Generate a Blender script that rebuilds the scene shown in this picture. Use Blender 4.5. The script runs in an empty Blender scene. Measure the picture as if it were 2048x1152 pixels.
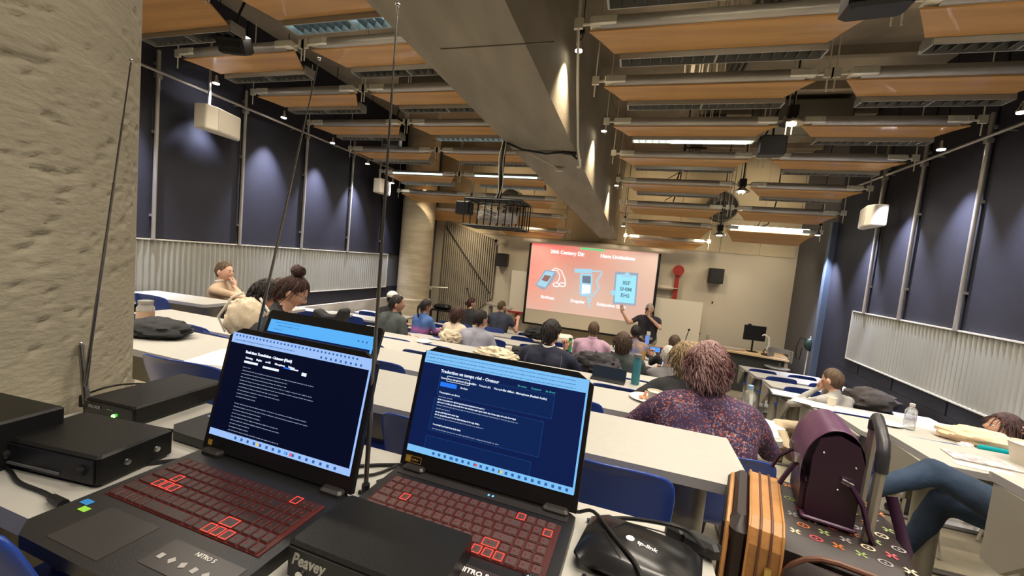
import bpy, bmesh, math, random
from mathutils import Vector, Matrix, noise
R = math.radians
random.seed(7)
S = bpy.context.scene
C = S.collection

# ---------------------------------------------------------------- camera
def cam_setup():
    yaw, pitch, roll = R(-16.618), R(-4.195), R(5.538)
    f = Vector((math.sin(yaw)*math.cos(pitch), math.cos(yaw)*math.cos(pitch), math.sin(pitch)))
    r = Vector((math.cos(yaw), -math.sin(yaw), 0)); u = r.cross(f)
    c, s = math.cos(roll), math.sin(roll)
    r2, u2 = c*r+s*u, -s*r+c*u
    cd = bpy.data.cameras.new('camera'); cd.sensor_width = 36; cd.lens = 805/2048*36
    cd.clip_start = .02; cd.clip_end = 100
    o = bpy.data.objects.new('camera', cd); C.objects.link(o)
    o.matrix_world = Matrix(((r2.x, u2.x, -f.x, 0), (r2.y, u2.y, -f.y, 0), (r2.z, u2.z, -f.z, 0), (0, 0, 0, 1)))
    S.camera = o
cam_setup()
w = bpy.data.worlds.new('world'); S.world = w; w.use_nodes = True
w.node_tree.nodes['Background'].inputs[0].default_value = (1, .86, .68, 1)
w.node_tree.nodes['Background'].inputs[1].default_value = .25
S.view_settings.view_transform = 'Standard'; S.view_settings.look = 'None'
S.view_settings.gamma = 1; S.view_settings.use_curve_mapping = False
S.view_settings.exposure = EXPO = 0.12

WARM = (1, .80, .55); COOL = (.72, .76, 1.0); NEUT = (1, .89, .74)
def area(name, loc, sx, sy, power, col, spread=115, tgt=None):
    l = bpy.data.lights.new(name, 'AREA'); l.shape = 'RECTANGLE'; l.size = sx; l.size_y = sy
    l.energy = power; l.color = col; l.spread = R(spread)
    o = bpy.data.objects.new(name, l); C.objects.link(o); o.location = loc
    if tgt: o.rotation_euler = (Vector(tgt)-Vector(loc)).to_track_quat('-Z', 'Y').to_euler()
    return o
def spot(name, loc, tgt, power, col, angle=55, blend=.6, r=.03):
    l = bpy.data.lights.new(name, 'SPOT'); l.energy = power; l.color = col
    l.spot_size = R(angle); l.spot_blend = blend; l.shadow_soft_size = r
    o = bpy.data.objects.new(name, l); C.objects.link(o); o.location = loc
    o.rotation_euler = (Vector(tgt)-Vector(loc)).to_track_quat('-Z', 'Y').to_euler()
    return o
# baffle rows: distance down the room, height of the tube
ROWS = [(-1.4, 2.1), (-.4, 2.05), (.6, 2.02), (1.55, 2.0), (2.54, 2.02), (3.54, 2.03), (4.53, 1.99), (5.57, 1.92), (6.6, 1.79), (7.6, 1.59), (8.33, 1.31), (9.14, 1.05), (9.95, .79)]
# light from the louvred ceiling fixtures beside each baffle row
for k, (y, z) in enumerate(ROWS):
    pw = 20
    if k >= 9: continue
    for x0, x1 in ((-5.2, -3.75), (-3.4, -1.9), (-.2, 1.4), (1.75, 3.1)):
        area('fixture_light', ((x0+x1)/2, y+.62, z-.07), (x1-x0)*.8, .14, pw, NEUT, 130)
for y, z in ((8.1, 1.5), (8.9, 1.15), (9.6, .9)):
    for x in (-4.4, -2.6, .5, 2.4): spot('front_downlight', (x, y+.5, z-.05), (x, y+.2, -2), 30, NEUT, 120, .9, .08)  # unseen spots in place of fixture light over the front rows
for y in (3.1, 5.1, 7.1):
    for x in (-4.4, -2.6, .4, 2.4): spot('uplight', (x, y-.1, 2.15), (x, y-.1, 3), 9, WARM, 150, 1, .1)  # unseen spots added above the baffles to brighten the slab
# lamps above the front wall, behind the last baffles
for x in (-2.6, -.2, 1.4, 2.9):
    spot('front_lamp', (x, 9.5, .95), (x, 10.8, -.6), 34, WARM, 110, .9, .06)
for x, zz in ((.3, 2.2), (2.6, 2.2), (-3.4, 2.2)):
    spot('high_lamp', (x, 9.6, 2.35), (x, 10.8, 1.6), 30, WARM, 130, .9, .06)
SPOTL = [4.05, 5.05, 6.05, 7.05, 7.95, 3.0]
for y, (yy, z) in zip((3.95, 5.0, 6.05, 7.05, 7.95, 3.0), ((0, 1.85), (0, 1.80), (0, 1.72), (0, 1.6), (0, 1.4), (0, 1.85))):
    spot('wall_washer', (-5.42, y, z-.06), (-5.72, y, z-1.7), 620, COOL, 58, 1)
for y, z in ((4.9, 1.75), (5.9, 1.7), (6.9, 1.55), (8.9, .95), (3.8, 1.8), (7.7, 1.3)):
    spot('wall_washer', (3.2, y, z-.06), (3.52, y, z-1.7), 620, COOL, 58, 1)
for x, y, z in ((-.85, 4.5, 2.30), (-.69, 6.4, 2.06), (-.54, 8.4, 1.64), (-.36, 9.5, .96)):
    spot('beam_washer', (x, y, z-.06), (x-.30, y+.02, z-.9), 150, WARM, 80, 1)

spot('column_lamp', (-4.75, 8.35, 1.45), (-5.1, 8.75, -.2), 90, WARM, 75, 1)  # spot added to brighten the far left column, no fixture built
spot('panel_lamp', (-4.4, 9.9, .95), (-4.6, 10.8, -.3), 60, WARM, 110, 1)  # spot added to brighten the slatted panel, no fixture built
# ---------------------------------------------------------------- materials
MATS = {}
def mat(name, col, rough=.5, metal=0, emit=None, es=1, bump=0, bscale=20, bstretch=(1, 1, 1), var=0, vscale=4, coat=0, alpha=1, trans=0, ior=1.45, spec=.5, col2=None):
    if name in MATS: return MATS[name]
    m = bpy.data.materials.new(name); m.use_nodes = True; nt = m.node_tree; b = nt.nodes['Principled BSDF']
    b.inputs['Base Color'].default_value = (*col, 1); b.inputs['Roughness'].default_value = rough
    b.inputs['Metallic'].default_value = metal; b.inputs['Coat Weight'].default_value = coat
    b.inputs['Transmission Weight'].default_value = trans; b.inputs['IOR'].default_value = ior
    b.inputs['Specular IOR Level'].default_value = spec; b.inputs['Alpha'].default_value = alpha
    if emit: b.inputs['Emission Color'].default_value = (*emit, 1); b.inputs['Emission Strength'].default_value = es
    if bump or var or col2:
        tc = nt.nodes.new('ShaderNodeTexCoord'); mp = nt.nodes.new('ShaderNodeMapping'); mp.inputs['Scale'].default_value = bstretch
        nt.links.new(tc.outputs['Object'], mp.inputs['Vector'])
    if var or col2:
        n2 = nt.nodes.new('ShaderNodeTexNoise'); n2.inputs['Scale'].default_value = vscale; n2.inputs['Detail'].default_value = 5
        nt.links.new(mp.outputs['Vector'], n2.inputs['Vector'])
        mx = nt.nodes.new('ShaderNodeMix'); mx.data_type = 'RGBA'
        cr = nt.nodes.new('ShaderNodeValToRGB'); cr.color_ramp.elements[0].position = .35; cr.color_ramp.elements[1].position = .65
        nt.links.new(n2.outputs['Fac'], cr.inputs['Fac']); nt.links.new(cr.outputs['Color'], mx.inputs['Factor'])
        c2 = col2 or tuple(min(1, c*(1+var)) for c in col); c1 = col if col2 else tuple(c*(1-var) for c in col)
        mx.inputs['A'].default_value = (*c1, 1); mx.inputs['B'].default_value = (*c2, 1)
        nt.links.new(mx.outputs['Result'], b.inputs['Base Color'])
    if bump:
        n = nt.nodes.new('ShaderNodeTexNoise'); n.inputs['Scale'].default_value = bscale; n.inputs['Detail'].default_value = 6
        nt.links.new(mp.outputs['Vector'], n.inputs['Vector'])
        bp = nt.nodes.new('ShaderNodeBump'); bp.inputs['Strength'].default_value = bump; bp.inputs['Distance'].default_value = .02
        nt.links.new(n.outputs['Fac'], bp.inputs['Height']); nt.links.new(bp.outputs['Normal'], b.inputs['Normal'])
    MATS[name] = m
    return m
def glow(name, col, s): return mat(name, (0, 0, 0), .6, emit=col, es=s, spec=.1)
navy = mat('navy_wall_panel', (.013, .013, .021), .7, bump=.08, bscale=120, var=.15, vscale=2)
greyblue = mat('grey_painted_wall', (.10, .098, .10), .8, bump=.05, bscale=90)
corr = mat('corrugated_grey_metal', (.27, .265, .225), .5, var=.05, vscale=1.5)
concrete = mat('concrete', (.36, .325, .24), .85, bump=.25, bscale=45, bstretch=(1, 1, 2.2), var=.07, vscale=2.5)
beamcon = mat('beam_concrete', (.30, .265, .20), .8, bump=.25, bscale=10, bstretch=(2, .6, 1), var=.12, vscale=2)
boardcon = mat('board_marked_concrete', (.47, .39, .25), .85, bump=.35, bscale=8, bstretch=(1, 1, 5), var=.12, vscale=2)
slab = mat('slab_concrete', (.24, .20, .145), .9, bump=.4, bscale=6, var=.25, vscale=1.2)
frontw = mat('cream_front_wall', (.58, .53, .42), .8, var=.03, vscale=1)
upperw = mat('upper_wall_panel', (.58, .50, .33), .8, var=.10, vscale=1.3)
floorm = mat('floor_vinyl', (.30, .265, .19), .45, bump=.03, bscale=60, var=.12, vscale=5)
wood = mat('baffle_wood', (.53, .29, .10), .38, bump=.05, bscale=14, bstretch=(.3, 6, 6), var=.12, vscale=3, coat=.3)
tubeg = mat('brushed_aluminium', (.40, .375, .33), .35, .55, var=.2, vscale=1.5, bstretch=(.6, 1, 1))
bright = mat('galvanised_bracket', (.78, .75, .62), .4, .35)
chrome = mat('chrome', (.75, .75, .75), .18, 1)
darkm = mat('dark_metal', (.03, .028, .026), .45, .6)
black = mat('black_plastic', (.008, .008, .009), .45)
blackg = mat('black_gloss', (.008, .008, .009), .15)
blackm = mat('black_painted_metal', (.007, .0068, .0065), .42, .2, bump=.05, bscale=300)
louver = mat('louver_metal', (.20, .20, .19), .3, .8)
desktop = mat('desk_laminate', (.405, .395, .36), .42, bump=.01, bscale=200, var=.02, vscale=30)
deskedge = mat('desk_edge', (.33, .32, .32), .5)
deskleg = mat('desk_leg_grey', (.30, .285, .24), .45, .1, var=.06, vscale=3)
bluep = mat('blue_chair_plastic', (.020, .055, .29), .27, bump=.03, bscale=250)
cream = mat('cream_speaker_plastic', (.66, .60, .48), .5)
whitep = mat('white_paper', (.80, .78, .70), .7)
red = mat('red_paint', (.32, .03, .02), .5)
skin = mat('skin_light', (.62, .36, .25), .55, bump=.05, bscale=60)
skin2 = mat('skin_medium', (.42, .22, .14), .55, bump=.05, bscale=60)
skin3 = mat('skin_dark', (.20, .10, .06), .55)
eyew = mat('eye_white', (.8, .78, .74), .3); eyed = mat('eye_dark', (.03, .02, .015), .2)
lip = mat('lips', (.45, .17, .14), .5)
lwood = mat('pale_table_wood', (.66, .47, .26), .4, var=.08, vscale=4)

# ---------------------------------------------------------------- mesh helpers
class MB:
    def __init__(s): s.v = []; s.f = []; s.m = []
    def add(s, vs, fs, mi=0, T=None):
        n = len(s.v)
        s.v += [tuple(T @ Vector(p)) if T else tuple(p) for p in vs]
        s.f += [[i+n for i in f] for f in fs]; s.m += [mi]*len(fs)
        return s
    def box(s, c, d, mi=0, rot=None, bev=0):
        x, y, z = d[0]/2, d[1]/2, d[2]/2
        T = Matrix.Translation(c) @ (rot if rot else Matrix())
        if bev:
            b0 = min(bev, x*.9, y*.9, z*.9); vs = []
            for sz, iz in ((-z, 1), (-z+b0, 0), (z-b0, 0), (z, 1)):
                b = b0; k = b if iz else 0
                X, Y = x-k, y-k; b = min(b, X*.9, Y*.9)
                vs += [(-X, -Y+b, sz), (-X+b, -Y, sz), (X-b, -Y, sz), (X, -Y+b, sz), (X, Y-b, sz), (X-b, Y, sz), (-X+b, Y, sz), (-X, Y-b, sz)]
            fs = [list(range(7, -1, -1)), list(range(24, 32))]
            for l in range(3):
                for i in range(8): a = l*8+i; c2 = l*8+(i+1) % 8; fs.append([a, c2, c2+8, a+8])
            return s.add(vs, fs, mi, T)
        vs = [(sx*x, sy*y, sz*z) for sz in (-1, 1) for sx, sy in ((-1, -1), (1, -1), (1, 1), (-1, 1))]
        return s.add(vs, [[3, 2, 1, 0], [4, 5, 6, 7], [0, 1, 5, 4], [1, 2, 6, 5], [2, 3, 7, 6], [3, 0, 4, 7]], mi, T)
    def tube(s, pts, r, mi=0, n=8, cap=True, sx=1):
        pts = [Vector(p) for p in pts]; rs = r if isinstance(r, (list, tuple)) else [r]*len(pts)
        vs = []; up = Vector((0, 0, 1)); prev = None
        for i, p in enumerate(pts):
            d = (pts[min(i+1, len(pts)-1)]-pts[max(i-1, 0)])
            d = d.normalized() if d.length > 1e-9 else Vector((0, 0, 1))
            if prev is None:
                a = d.cross(up if abs(d.z) < .95 else Vector((0, 1, 0))).normalized()
            else:
                a = (prev-d*prev.dot(d)); a = a.normalized() if a.length > 1e-6 else d.orthogonal().normalized()
            prev = a; b = d.cross(a)
            for k in range(n):
                t = 2*math.pi*k/n; vs.append(p+rs[i]*(math.cos(t)*a*sx+math.sin(t)*b))
        fs = []
        for i in range(len(pts)-1):
            for k in range(n): a = i*n+k; c = i*n+(k+1) % n; fs.append([a, c, c+n, a+n])
        if cap: fs += [list(range(n-1, -1, -1)), [(len(pts)-1)*n+k for k in range(n)]]
        return s.add(vs, fs, mi)
    def cyl(s, p, q, r, mi=0, n=16): return s.tube([p, q], r, mi, n)
    def lathe(s, c, prof, mi=0, n=20, T=None):
        vs = []; fs = []
        for r, z in prof:
            for k in range(n): t = 2*math.pi*k/n; vs.append((r*math.cos(t), r*math.sin(t), z))
        for i in range(len(prof)-1):
            for k in range(n): a = i*n+k; c2 = i*n+(k+1) % n; fs.append([a, c2, c2+n, a+n])
        fs += [list(range(n-1, -1, -1)), [(len(prof)-1)*n+k for k in range(n)]]
        return s.add(vs, fs, mi, Matrix.Translation(c) @ (T or Matrix()))
    def prism(s, poly, axis, a, b, mi=0):
        # polygon in the plane across `axis`, extruded from a to b
        n = len(poly)
        def P(u, v, t): return (t, u, v) if axis == 0 else ((u, t, v) if axis == 1 else (u, v, t))
        vs = [P(u, v, a) for u, v in poly]+[P(u, v, b) for u, v in poly]
        fs = [list(range(n)), list(range(2*n-1, n-1, -1))]+[[i, i+n, (i+1) % n+n, (i+1) % n] for i in range(n)]
        return s.add(vs, fs, mi)
    def ball(s, c, r, mi=0, n=12, T=None, m=None):
        m = m or max(6, n//2+2)
        if not isinstance(r, (tuple, list)): r = (r, r, r)
        vs = [(0, 0, -r[2])]
        for i in range(1, m):
            ph = math.pi*i/m-math.pi/2
            for k in range(n): t = 2*math.pi*k/n; vs.append((r[0]*math.cos(ph)*math.cos(t), r[1]*math.cos(ph)*math.sin(t), r[2]*math.sin(ph)))
        vs.append((0, 0, r[2])); e = len(vs)-1; fs = []
        for k in range(n): fs.append([0, 1+(k+1) % n, 1+k]); fs.append([e, e-n+k, e-n+(k+1) % n])
        for i in range(m-2):
            for k in range(n): a = 1+i*n+k; c2 = 1+i*n+(k+1) % n; fs.append([a, c2, c2+n, a+n])
        return s.add(vs, fs, mi, Matrix.Translation(c) @ (T or Matrix()))
    def cap(s, p, q, r1, r2, mi=0, n=10):
        p, q = Vector(p), Vector(q); d = (q-p); L = d.length
        if L < 1e-6: return s.ball(p, r1, mi, n)
        d /= L; pts = []; rs = []
        for t in (-.999, -.8, -.45): pts.append(p+d*r1*t); rs.append(r1*math.sqrt(max(.002, 1-t*t)))
        pts += [p, q]; rs += [r1, r2]
        for t in (.45, .8, .999): pts.append(q+d*r2*t); rs.append(r2*math.sqrt(max(.002, 1-t*t)))
        return s.tube(pts, rs, mi, n)
    def mesh(s, name, mats, smooth=False):
        me = bpy.data.meshes.new(name); me.from_pydata(s.v, [], s.f)
        for m in (mats if isinstance(mats, (list, tuple)) else [mats]): me.materials.append(m)
        me.polygons.foreach_set('material_index', s.m)
        bm = bmesh.new(); bm.from_mesh(me); bmesh.ops.recalc_face_normals(bm, faces=bm.faces); bm.to_mesh(me); bm.free()
        if smooth:
            me.polygons.foreach_set('use_smooth', [True]*len(me.polygons))
            try: me.set_sharp_from_angle(angle=R(40))
            except Exception: pass
        return me
    def build(s, name, mats, parent=None, smooth=False, loc=None):
        o = bpy.data.objects.new(name, s.mesh(name, mats, smooth)); C.objects.link(o)
        if parent: o.parent = parent
        if loc: o.location = loc
        return o
def tag(o, label, cat, group=None):
    o['label'] = label; o['category'] = cat
    if group: o['group'] = group
    return o
def thing(name, label, cat, loc=(0, 0, 0), rz=0, group=None):
    o = bpy.data.objects.new(name, None); C.objects.link(o); o.empty_display_size = .05
    o.location = loc; o.rotation_euler = (0, 0, rz); return tag(o, label, cat, group)
def struct(name, mb, m, smooth=False, parent=None):
    o = mb.build(name, m, parent, smooth)
    if not parent: o['kind'] = 'structure'
    return o
def piece(name, me, parent, loc=(0, 0, 0), rot=None):
    o = bpy.data.objects.new(name, me); C.objects.link(o); o.parent = parent; o.location = loc
    if rot: o.rotation_euler = rot
    return o
def dup(root, loc, rz, label, group=None):
    r = root.copy(); C.objects.link(r); r.location = loc; r.rotation_euler = (0, 0, rz); r['label'] = label
    if group: r['group'] = group
    for ch in list(root.children):
        c = ch.copy(); C.objects.link(c); c.parent = r
        for g in ch.children: d = g.copy(); C.objects.link(d); d.parent = c
    return r
def text(body, size, parent, T, m, name='lettering', align='LEFT', bold=0, ext=.0005, shear=0, sx=1):
    cu = bpy.data.curves.new(name, 'FONT'); cu.body = body; cu.size = size; cu.align_x = align; cu.offset = bold; cu.extrude = ext; cu.shear = shear
    cu.resolution_u = 2
    t = bpy.data.objects.new(name, cu); C.objects.link(t)
    me = bpy.data.meshes.new_from_object(t.evaluated_get(bpy.context.evaluated_depsgraph_get()))
    bpy.data.objects.remove(t); me.name = name
    me.transform(Matrix.Diagonal((sx, 1, 1, 1)))
    me.materials.clear(); me.materials.append(m)
    o = bpy.data.objects.new(name, me); C.objects.link(o)
    if parent: o.parent = parent
    o.matrix_local = T
    return o
XZ = Matrix.Rotation(R(90), 4, 'X')      # text standing up, facing -Y
def rotz(a): return Matrix.Rotation(a, 4, 'Z')
def rotx(a): return Matrix.Rotation(a, 4, 'X')
def roty(a): return Matrix.Rotation(a, 4, 'Y')
ORD = ['first', 'second', 'third', 'fourth', 'fifth', 'sixth', 'seventh', 'eighth', 'ninth', 'tenth', 'eleventh', 'twelfth']

# ---------------------------------------------------------------- room
XL, XR, YF, YB, ZC = -5.75, 3.55, 10.85, -2.6, 3.05
FRONT = -2.40
FAR = [.745+1.02*i for i in range(8)]+[8.80]                 # far edge of each centre desk row
DZ = [-.45, -.635, -.82, -1.005, -1.19, -1.375, -1.45, -1.55, -1.64]
FZ = [z-.72 for z in DZ]
# floor: one stepped platform
poly = [(YB, FRONT-.3), (YB, FZ[0])]
for i in range(1, 9):
    y = FAR[i-1]+(.05 if i > 1 else .1); poly += [(y, FZ[i-1]), (y, FZ[i])]
poly += [(FAR[8]+.25, FZ[8]), (FAR[8]+.25, FRONT), (YF+.1, FRONT), (YF+.1, FRONT-.3)]
m = MB(); m.prism(poly, 0, XL-.1, XR+.1); struct('floor', m, floorm)
for i in range(1, 9):
    m = MB(); m.box((1.2, FAR[i-1]+(.035 if i > 1 else .085), FZ[i-1]+.006), (4.6, .05, .012))
    struct('trim_%d' % (20+i), m, mat('step_nosing', (.10, .09, .08), .5))
m = MB(); m.box(((XL+XR)/2, (YF+YB)/2, ZC+.1), (XR-XL+.4, YF-YB+.4, .2)); struct('ceiling', m, slab)
# ribs of the slab
m = MB()
for k in range(9): m.box((2.2+k*.0, 2.2+k*1.0, ZC-.06), (2.6, .09, .12))
struct('trim_1', m, slab)
def wall(name, x, sgn):
    m = MB(); m.box((x+sgn*.1, (YF+YB)/2, (ZC+FRONT)/2-.1), (.2, YF-YB+.4, ZC-FRONT+.5)); return struct(name, m, greyblue)
wl = wall('wall_left', XL, -1); wr = wall('wall_right', XR, 1)
m = MB(); m.box(((XL+XR)/2, YF+.1, (ZC+FRONT)/2), (XR-XL, .2, ZC-FRONT+.4)); wf = struct('wall_front', m, frontw)
m = MB(); m.box(((XL+XR)/2, YB-.1, (ZC+FRONT)/2), (XR-XL, .2, ZC-FRONT+.4)); struct('wall_back', m, greyblue)
# upper front wall panels with joints
xs = [-5.7, -4.75, -3.8, -2.85, -1.9, -.95, 0, .95, 1.9, 2.75, 3.5]
for a, b in zip(xs[:-1], xs[1:]):
    for z0, z1 in ((.62, 1.42), (1.44, 2.22), (2.24, 3.0)):
        m = MB(); m.box(((a+b)/2, YF-.012, (z0+z1)/2), (b-a-.018, .024, z1-z0-.012), bev=.004)
        m.build('panel', upperw, wf)
# left wall: navy panels between the aluminium poles, corrugated strip, lower panel
polesL = [-1.2, -.03, 1.14, 2.3, 3.47, 4.60, 5.77, 6.97, 8.1, 10.3]
for a, b in zip(polesL[:-1], polesL[1:]):
    m = MB(); m.box((XL+.012, (a+b)/2, (ZC-.18)/2), (.024, b-a-.03, ZC+.18), bev=.005); m.build('panel', navy, wl)
    m = MB(); m.box((XL+.012, (a+b)/2, -1.10), (.024, b-a-.004, .26)); m.build('panel', navy, wl)
m = MB(); m.box((XL+.04, 3.6, (-1.24+FRONT)/2), (.12, 12.6, -1.24-FRONT)); m.build('plinth', mat('plinth_concrete', (.36, .32, .25), .8, bump=.2, bscale=9, var=.1, vscale=3), wl)
def corrugated(name, x, sgn, y0, y1, z0, z1, parent):
    m = MB(); pitch = .068; n = int((y1-y0)/pitch*6); vs = []; fs = []
    for i in range(n+1):
        y = y0+(y1-y0)*i/n; d = .014+.012*math.sin(2*math.pi*(y-y0)/pitch)
        for z in (z0, z1): vs.append((x+sgn*d, y, z))
    for i in range(n): fs.append([2*i, 2*i+1, 2*i+3, 2*i+2])
    m.add(vs, fs); o = m.build(name, corr, parent, True)
    m = MB(); m.box((x+sgn*.016, (y0+y1)/2, z1+.008), (.032, y1-y0, .016)); m.box((x+sgn*.016, (y0+y1)/2, z0-.008), (.032, y1-y0, .016))
    for yy in (y0, y1): m.box((x+sgn*.016, yy, (z0+z1)/2), (.032, .02, z1-z0+.03))
    m.build('strip_edge', mat('strip_edge', (.5, .47, .38), .5), parent)
corrugated('corrugated_strip', XL+.03, 1, -1, 8.42, -.97, -.2, wl)
# right wall
polesR = [-1.0, .2, 1.35, 2.5, 3.6, 4.65, 5.72, 6.73, 7.6, 9.05]
for a, b in zip(polesR[:-1], polesR[1:]):
    m = MB(); m.box((XR-.012, (a+b)/2, (ZC-1.3)/2), (.024, b-a-.03, ZC+1.3), bev=.005); m.build('panel', navy, wr)
m = MB(); m.box((XR-.012, 4.0, -1.85), (.024, 10.1, 1.1)); m.build('panel', navy, wr)
corrugated('corrugated_strip', XR-.03, -1, -1, 7.95, -1.1, -.33, wr)
for x, ys, side, z0 in ((XL+.07, polesL[1:9], 'left', -.2), (XR-.07, polesR[1:9], 'right', -.33)):
    for k, y in enumerate(ys):
        m = MB(); m.tube([(x, y, z0), (x, y, 2.05)], .022, n=10)
        for z in (.1, 1.1, 1.9): m.box((x+(.03 if side == 'right' else -.03), y, z), (.06, .05, .03))
        m.box((x, y, 1.755), (.06, .06, .05), 0)
        struct('trim_%d' % ((30 if side == 'left' else 45)+k), m, tubeg, True)
for x, side in ((XL+.16, 'left'), (XR-.12, 'right')):
    m = MB(); m.tube([(x, -1, 1.78), (x, 8.6 if side == 'left' else 9.0, 1.78)], .018, n=10)
    for y in range(0, 9): m.tube([(x, y+.45, 1.78), (x+(.15 if side == 'right' else -.15), y+.45, 1.78)], .009)
    tag(m.build('wall_rail', tubeg, None, True), 'thin aluminium rail running along the top of the %s navy wall' % side, 'rail')
m = MB(); m.box((XR-.06, 9.05, (.95+FRONT)/2), (.12, .12, .95-FRONT+.6)); struct('trim_2', m, mat('blue_grey_post', (.09, .12, .17), .45))
m = MB(); m.box((XL+.06, 10.3, (ZC+FRONT)/2), (.1, .08, ZC-FRONT)); struct('trim_3', m, tubeg)
# front-left slatted panel with slanted outline
m = MB()
slt = mat('slatted_panel_board', (.40, .36, .28), .7)
zt = lambda x: .92-(x+5.42)*.28
zb = lambda x: -2.38 if x < -4.75 else (-2.1+(x+4.75)*.95 if x < -3.8 else -1.2)
sp = thing('slatted_wall_panel', 'tall ribbed beige wall panel with slanted lower edge in front left corner', 'wall panel', (0, YF, 0))
m.prism([(-5.42, zt(-5.42)), (-3.78, zt(-3.78)), (-3.78, zb(-3.8)), (-4.75, zb(-4.74)), (-4.75, -2.38), (-5.42, -2.38)], 1, -.03, -.001)
m.build('backing', mat('panel_backing', (.16, .14, .11), .8), sp)
x = -5.40
while x < -3.8:
    m = MB(); m.box((x, -.05, (zt(x)+zb(x))/2), (.034, .045, zt(x)-zb(x)), bev=.004); m.build('slat', slt, sp); x += .066
m = MB(); m.tube([(-5.4, -.09, .75), (-3.85, -.09, -1.05)], .012); m.build('diagonal_rod', darkm, sp)
# concrete columns
def column(name, c, r, z0, z1, m_, label, lines, n=96, dz=.028, pits=False):
    vs = []; fs = []; nz = int((z1-z0)/dz)
    for j in range(nz+1):
        z = z0+(z1-z0)*j/nz
        for k in range(n):
            t = 2*math.pi*k/n; x, y = r*math.cos(t), r*math.sin(t); d = 0
            if not pits or (x > -.1 and y < .35):
                d = .0015*noise.noise(Vector((x*6, y*6, z*9)))
                if pits:
                    zz = z+.25*x-.25*y; s = noise.noise(Vector((x*3+4, y*3, z*2.2)))
                    h = noise.noise(Vector((x*32, y*32, zz*78))); d += .0011*noise.noise(Vector((x*34, y*34, zz*80)))*max(0, s+.35)
                    if h > .40-.25*s: d -= min(.010, (h-.40+.25*s)*.042)
                for lz in lines:
                    q = abs(z-lz-.04*math.sin(t*1.3+lz*5))
                    if q < .010: d += .003*(1-q/.010)
            f = (r+d)/r; vs.append((x*f, y*f, z))
    for j in range(nz):
        for k in range(n): a = j*n+k; b = j*n+(k+1) % n; fs.append([a, b, b+n, a+n])
    m = MB(); m.add(vs, fs); o = m.build(name, m_, None, False, c); o['kind'] = 'structure'
    o.data.polygons.foreach_set('use_smooth', [True]*len(o.data.polygons))
    return o
column('trim_10', (-1.625, .445, 0), .43, -.75, 1.7, concrete, '', [-.62, -.38, -.12, .1, .3, .45, .9], 340, .0075, True)
column('trim_11', (-5.28, 9.0, 0), .40, FRONT, 3.0, boardcon, '', [k*.35-2 for k in range(14)])
for a_, b_ in ((-1.2, -.75), (1.7, 3.04)):
    m = MB(); m.lathe((-1.625, .445, 0), [(.43, a_), (.43, b_)], n=60); struct('trim_15' if a_ < 0 else 'trim_16', m, concrete, True)
m = MB(); m.lathe((-5.28, 9.0, 0), [(.44, FRONT), (.44, -1.25), (.41, -1.22)], n=40); struct('trim_12', m, boardcon, True)
# big tapering concrete beam
def beamx(y): t = (y-3)/7.5; return (-2.16+1.26*t, -1.10+.59*t, 1.82-1.12*t)
vs = []
for y in (-2.6, 10.5):
    a, b, z = beamx(y); vs += [(a, y, z), (b, y, z), (b, y, ZC+.02), (a, y, ZC+.02)]
m = MB(); m.add(vs, [[0, 1, 2, 3], [7, 6, 5, 4], [0, 4, 5, 1], [1, 5, 6, 2], [2, 6, 7, 3], [3, 7, 4, 0]])
struct('trim_13', m, beamcon)
m = MB(); a, b, z = beamx(5.35); m.box(((a+b)/2, 5.35, z-.003), (b-a+.01, .012, .012)); m.box(((a+b)/2, 3.3, beamx(3.3)[2]-.002), (1.02, .01, .01)); struct('trim_14', m, mat('beam_joint', (.17, .15, .115), .9))
# ---------------------------------------------------------------- hanging ceiling: baffles, tubes, louvred fixtures
LIT = {(4, 'left', 1), (7, 'left', 1), (7, 'right', 0), (9, 'left', 0), (9, 'left', 1), (11, 'right', 1)}
litm = glow('lit_tube', (.95, 1, .92), 9); litb = glow('lit_louver', (.55, .85, 1), 1.6)
whitecable = mat('white_cable', (.7, .66, .52), .5)
def board_mesh(L, dp, drop):
    # curved plywood sheet with slanted ends, near edge at y=0
    vs = []; fs = []; n = 7
    for t in (0, -.014):
        for j in range(n+1):
            s = j/n; y = dp*s; z = -.050-drop*(.5*s*s+.5*s)+t; e = .20*s
            for x in (-L/2+e, L/2-e*.9): vs.append((x, y, z))
    k = 2*(n+1)
    for j in range(n): fs.append([2*j, 2*j+1, 2*j+3, 2*j+2]); fs.append([k+2*j, k+2*j+2, k+2*j+3, k+2*j+1])
    for j in range(n): fs.append([2*j, 2*j+2, k+2*j+2, k+2*j]); fs.append([2*j+1, k+2*j+1, k+2*j+3, 2*j+3])
    fs += [[0, k, k+1, 1], [2*n, 2*n+1, k+2*n+1, k+2*n]]
    return vs, fs
DEEP = {4: (.40, .04), 5: (.30, .04), 6: (.27, .04), 7: (.25, .04), 8: (.24, .05), 9: (.24, .07), 10: (.24, .12), 11: (.24, .2), 12: (.2, .13)}
BAYS = [('left', 0, -5.38, -3.72), ('left', 1, -3.5, -1.72), ('right', 0, None, 1.42), ('right', 1, 1.66, 3.22)]
bayname = {('left', 0): 'by the left wall', ('left', 1): 'left of the beam', ('right', 0): 'right of the beam', ('right', 1): 'by the right wall'}
rownm = lambda k: '%s row from the screen' % ORD[12-k]
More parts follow.
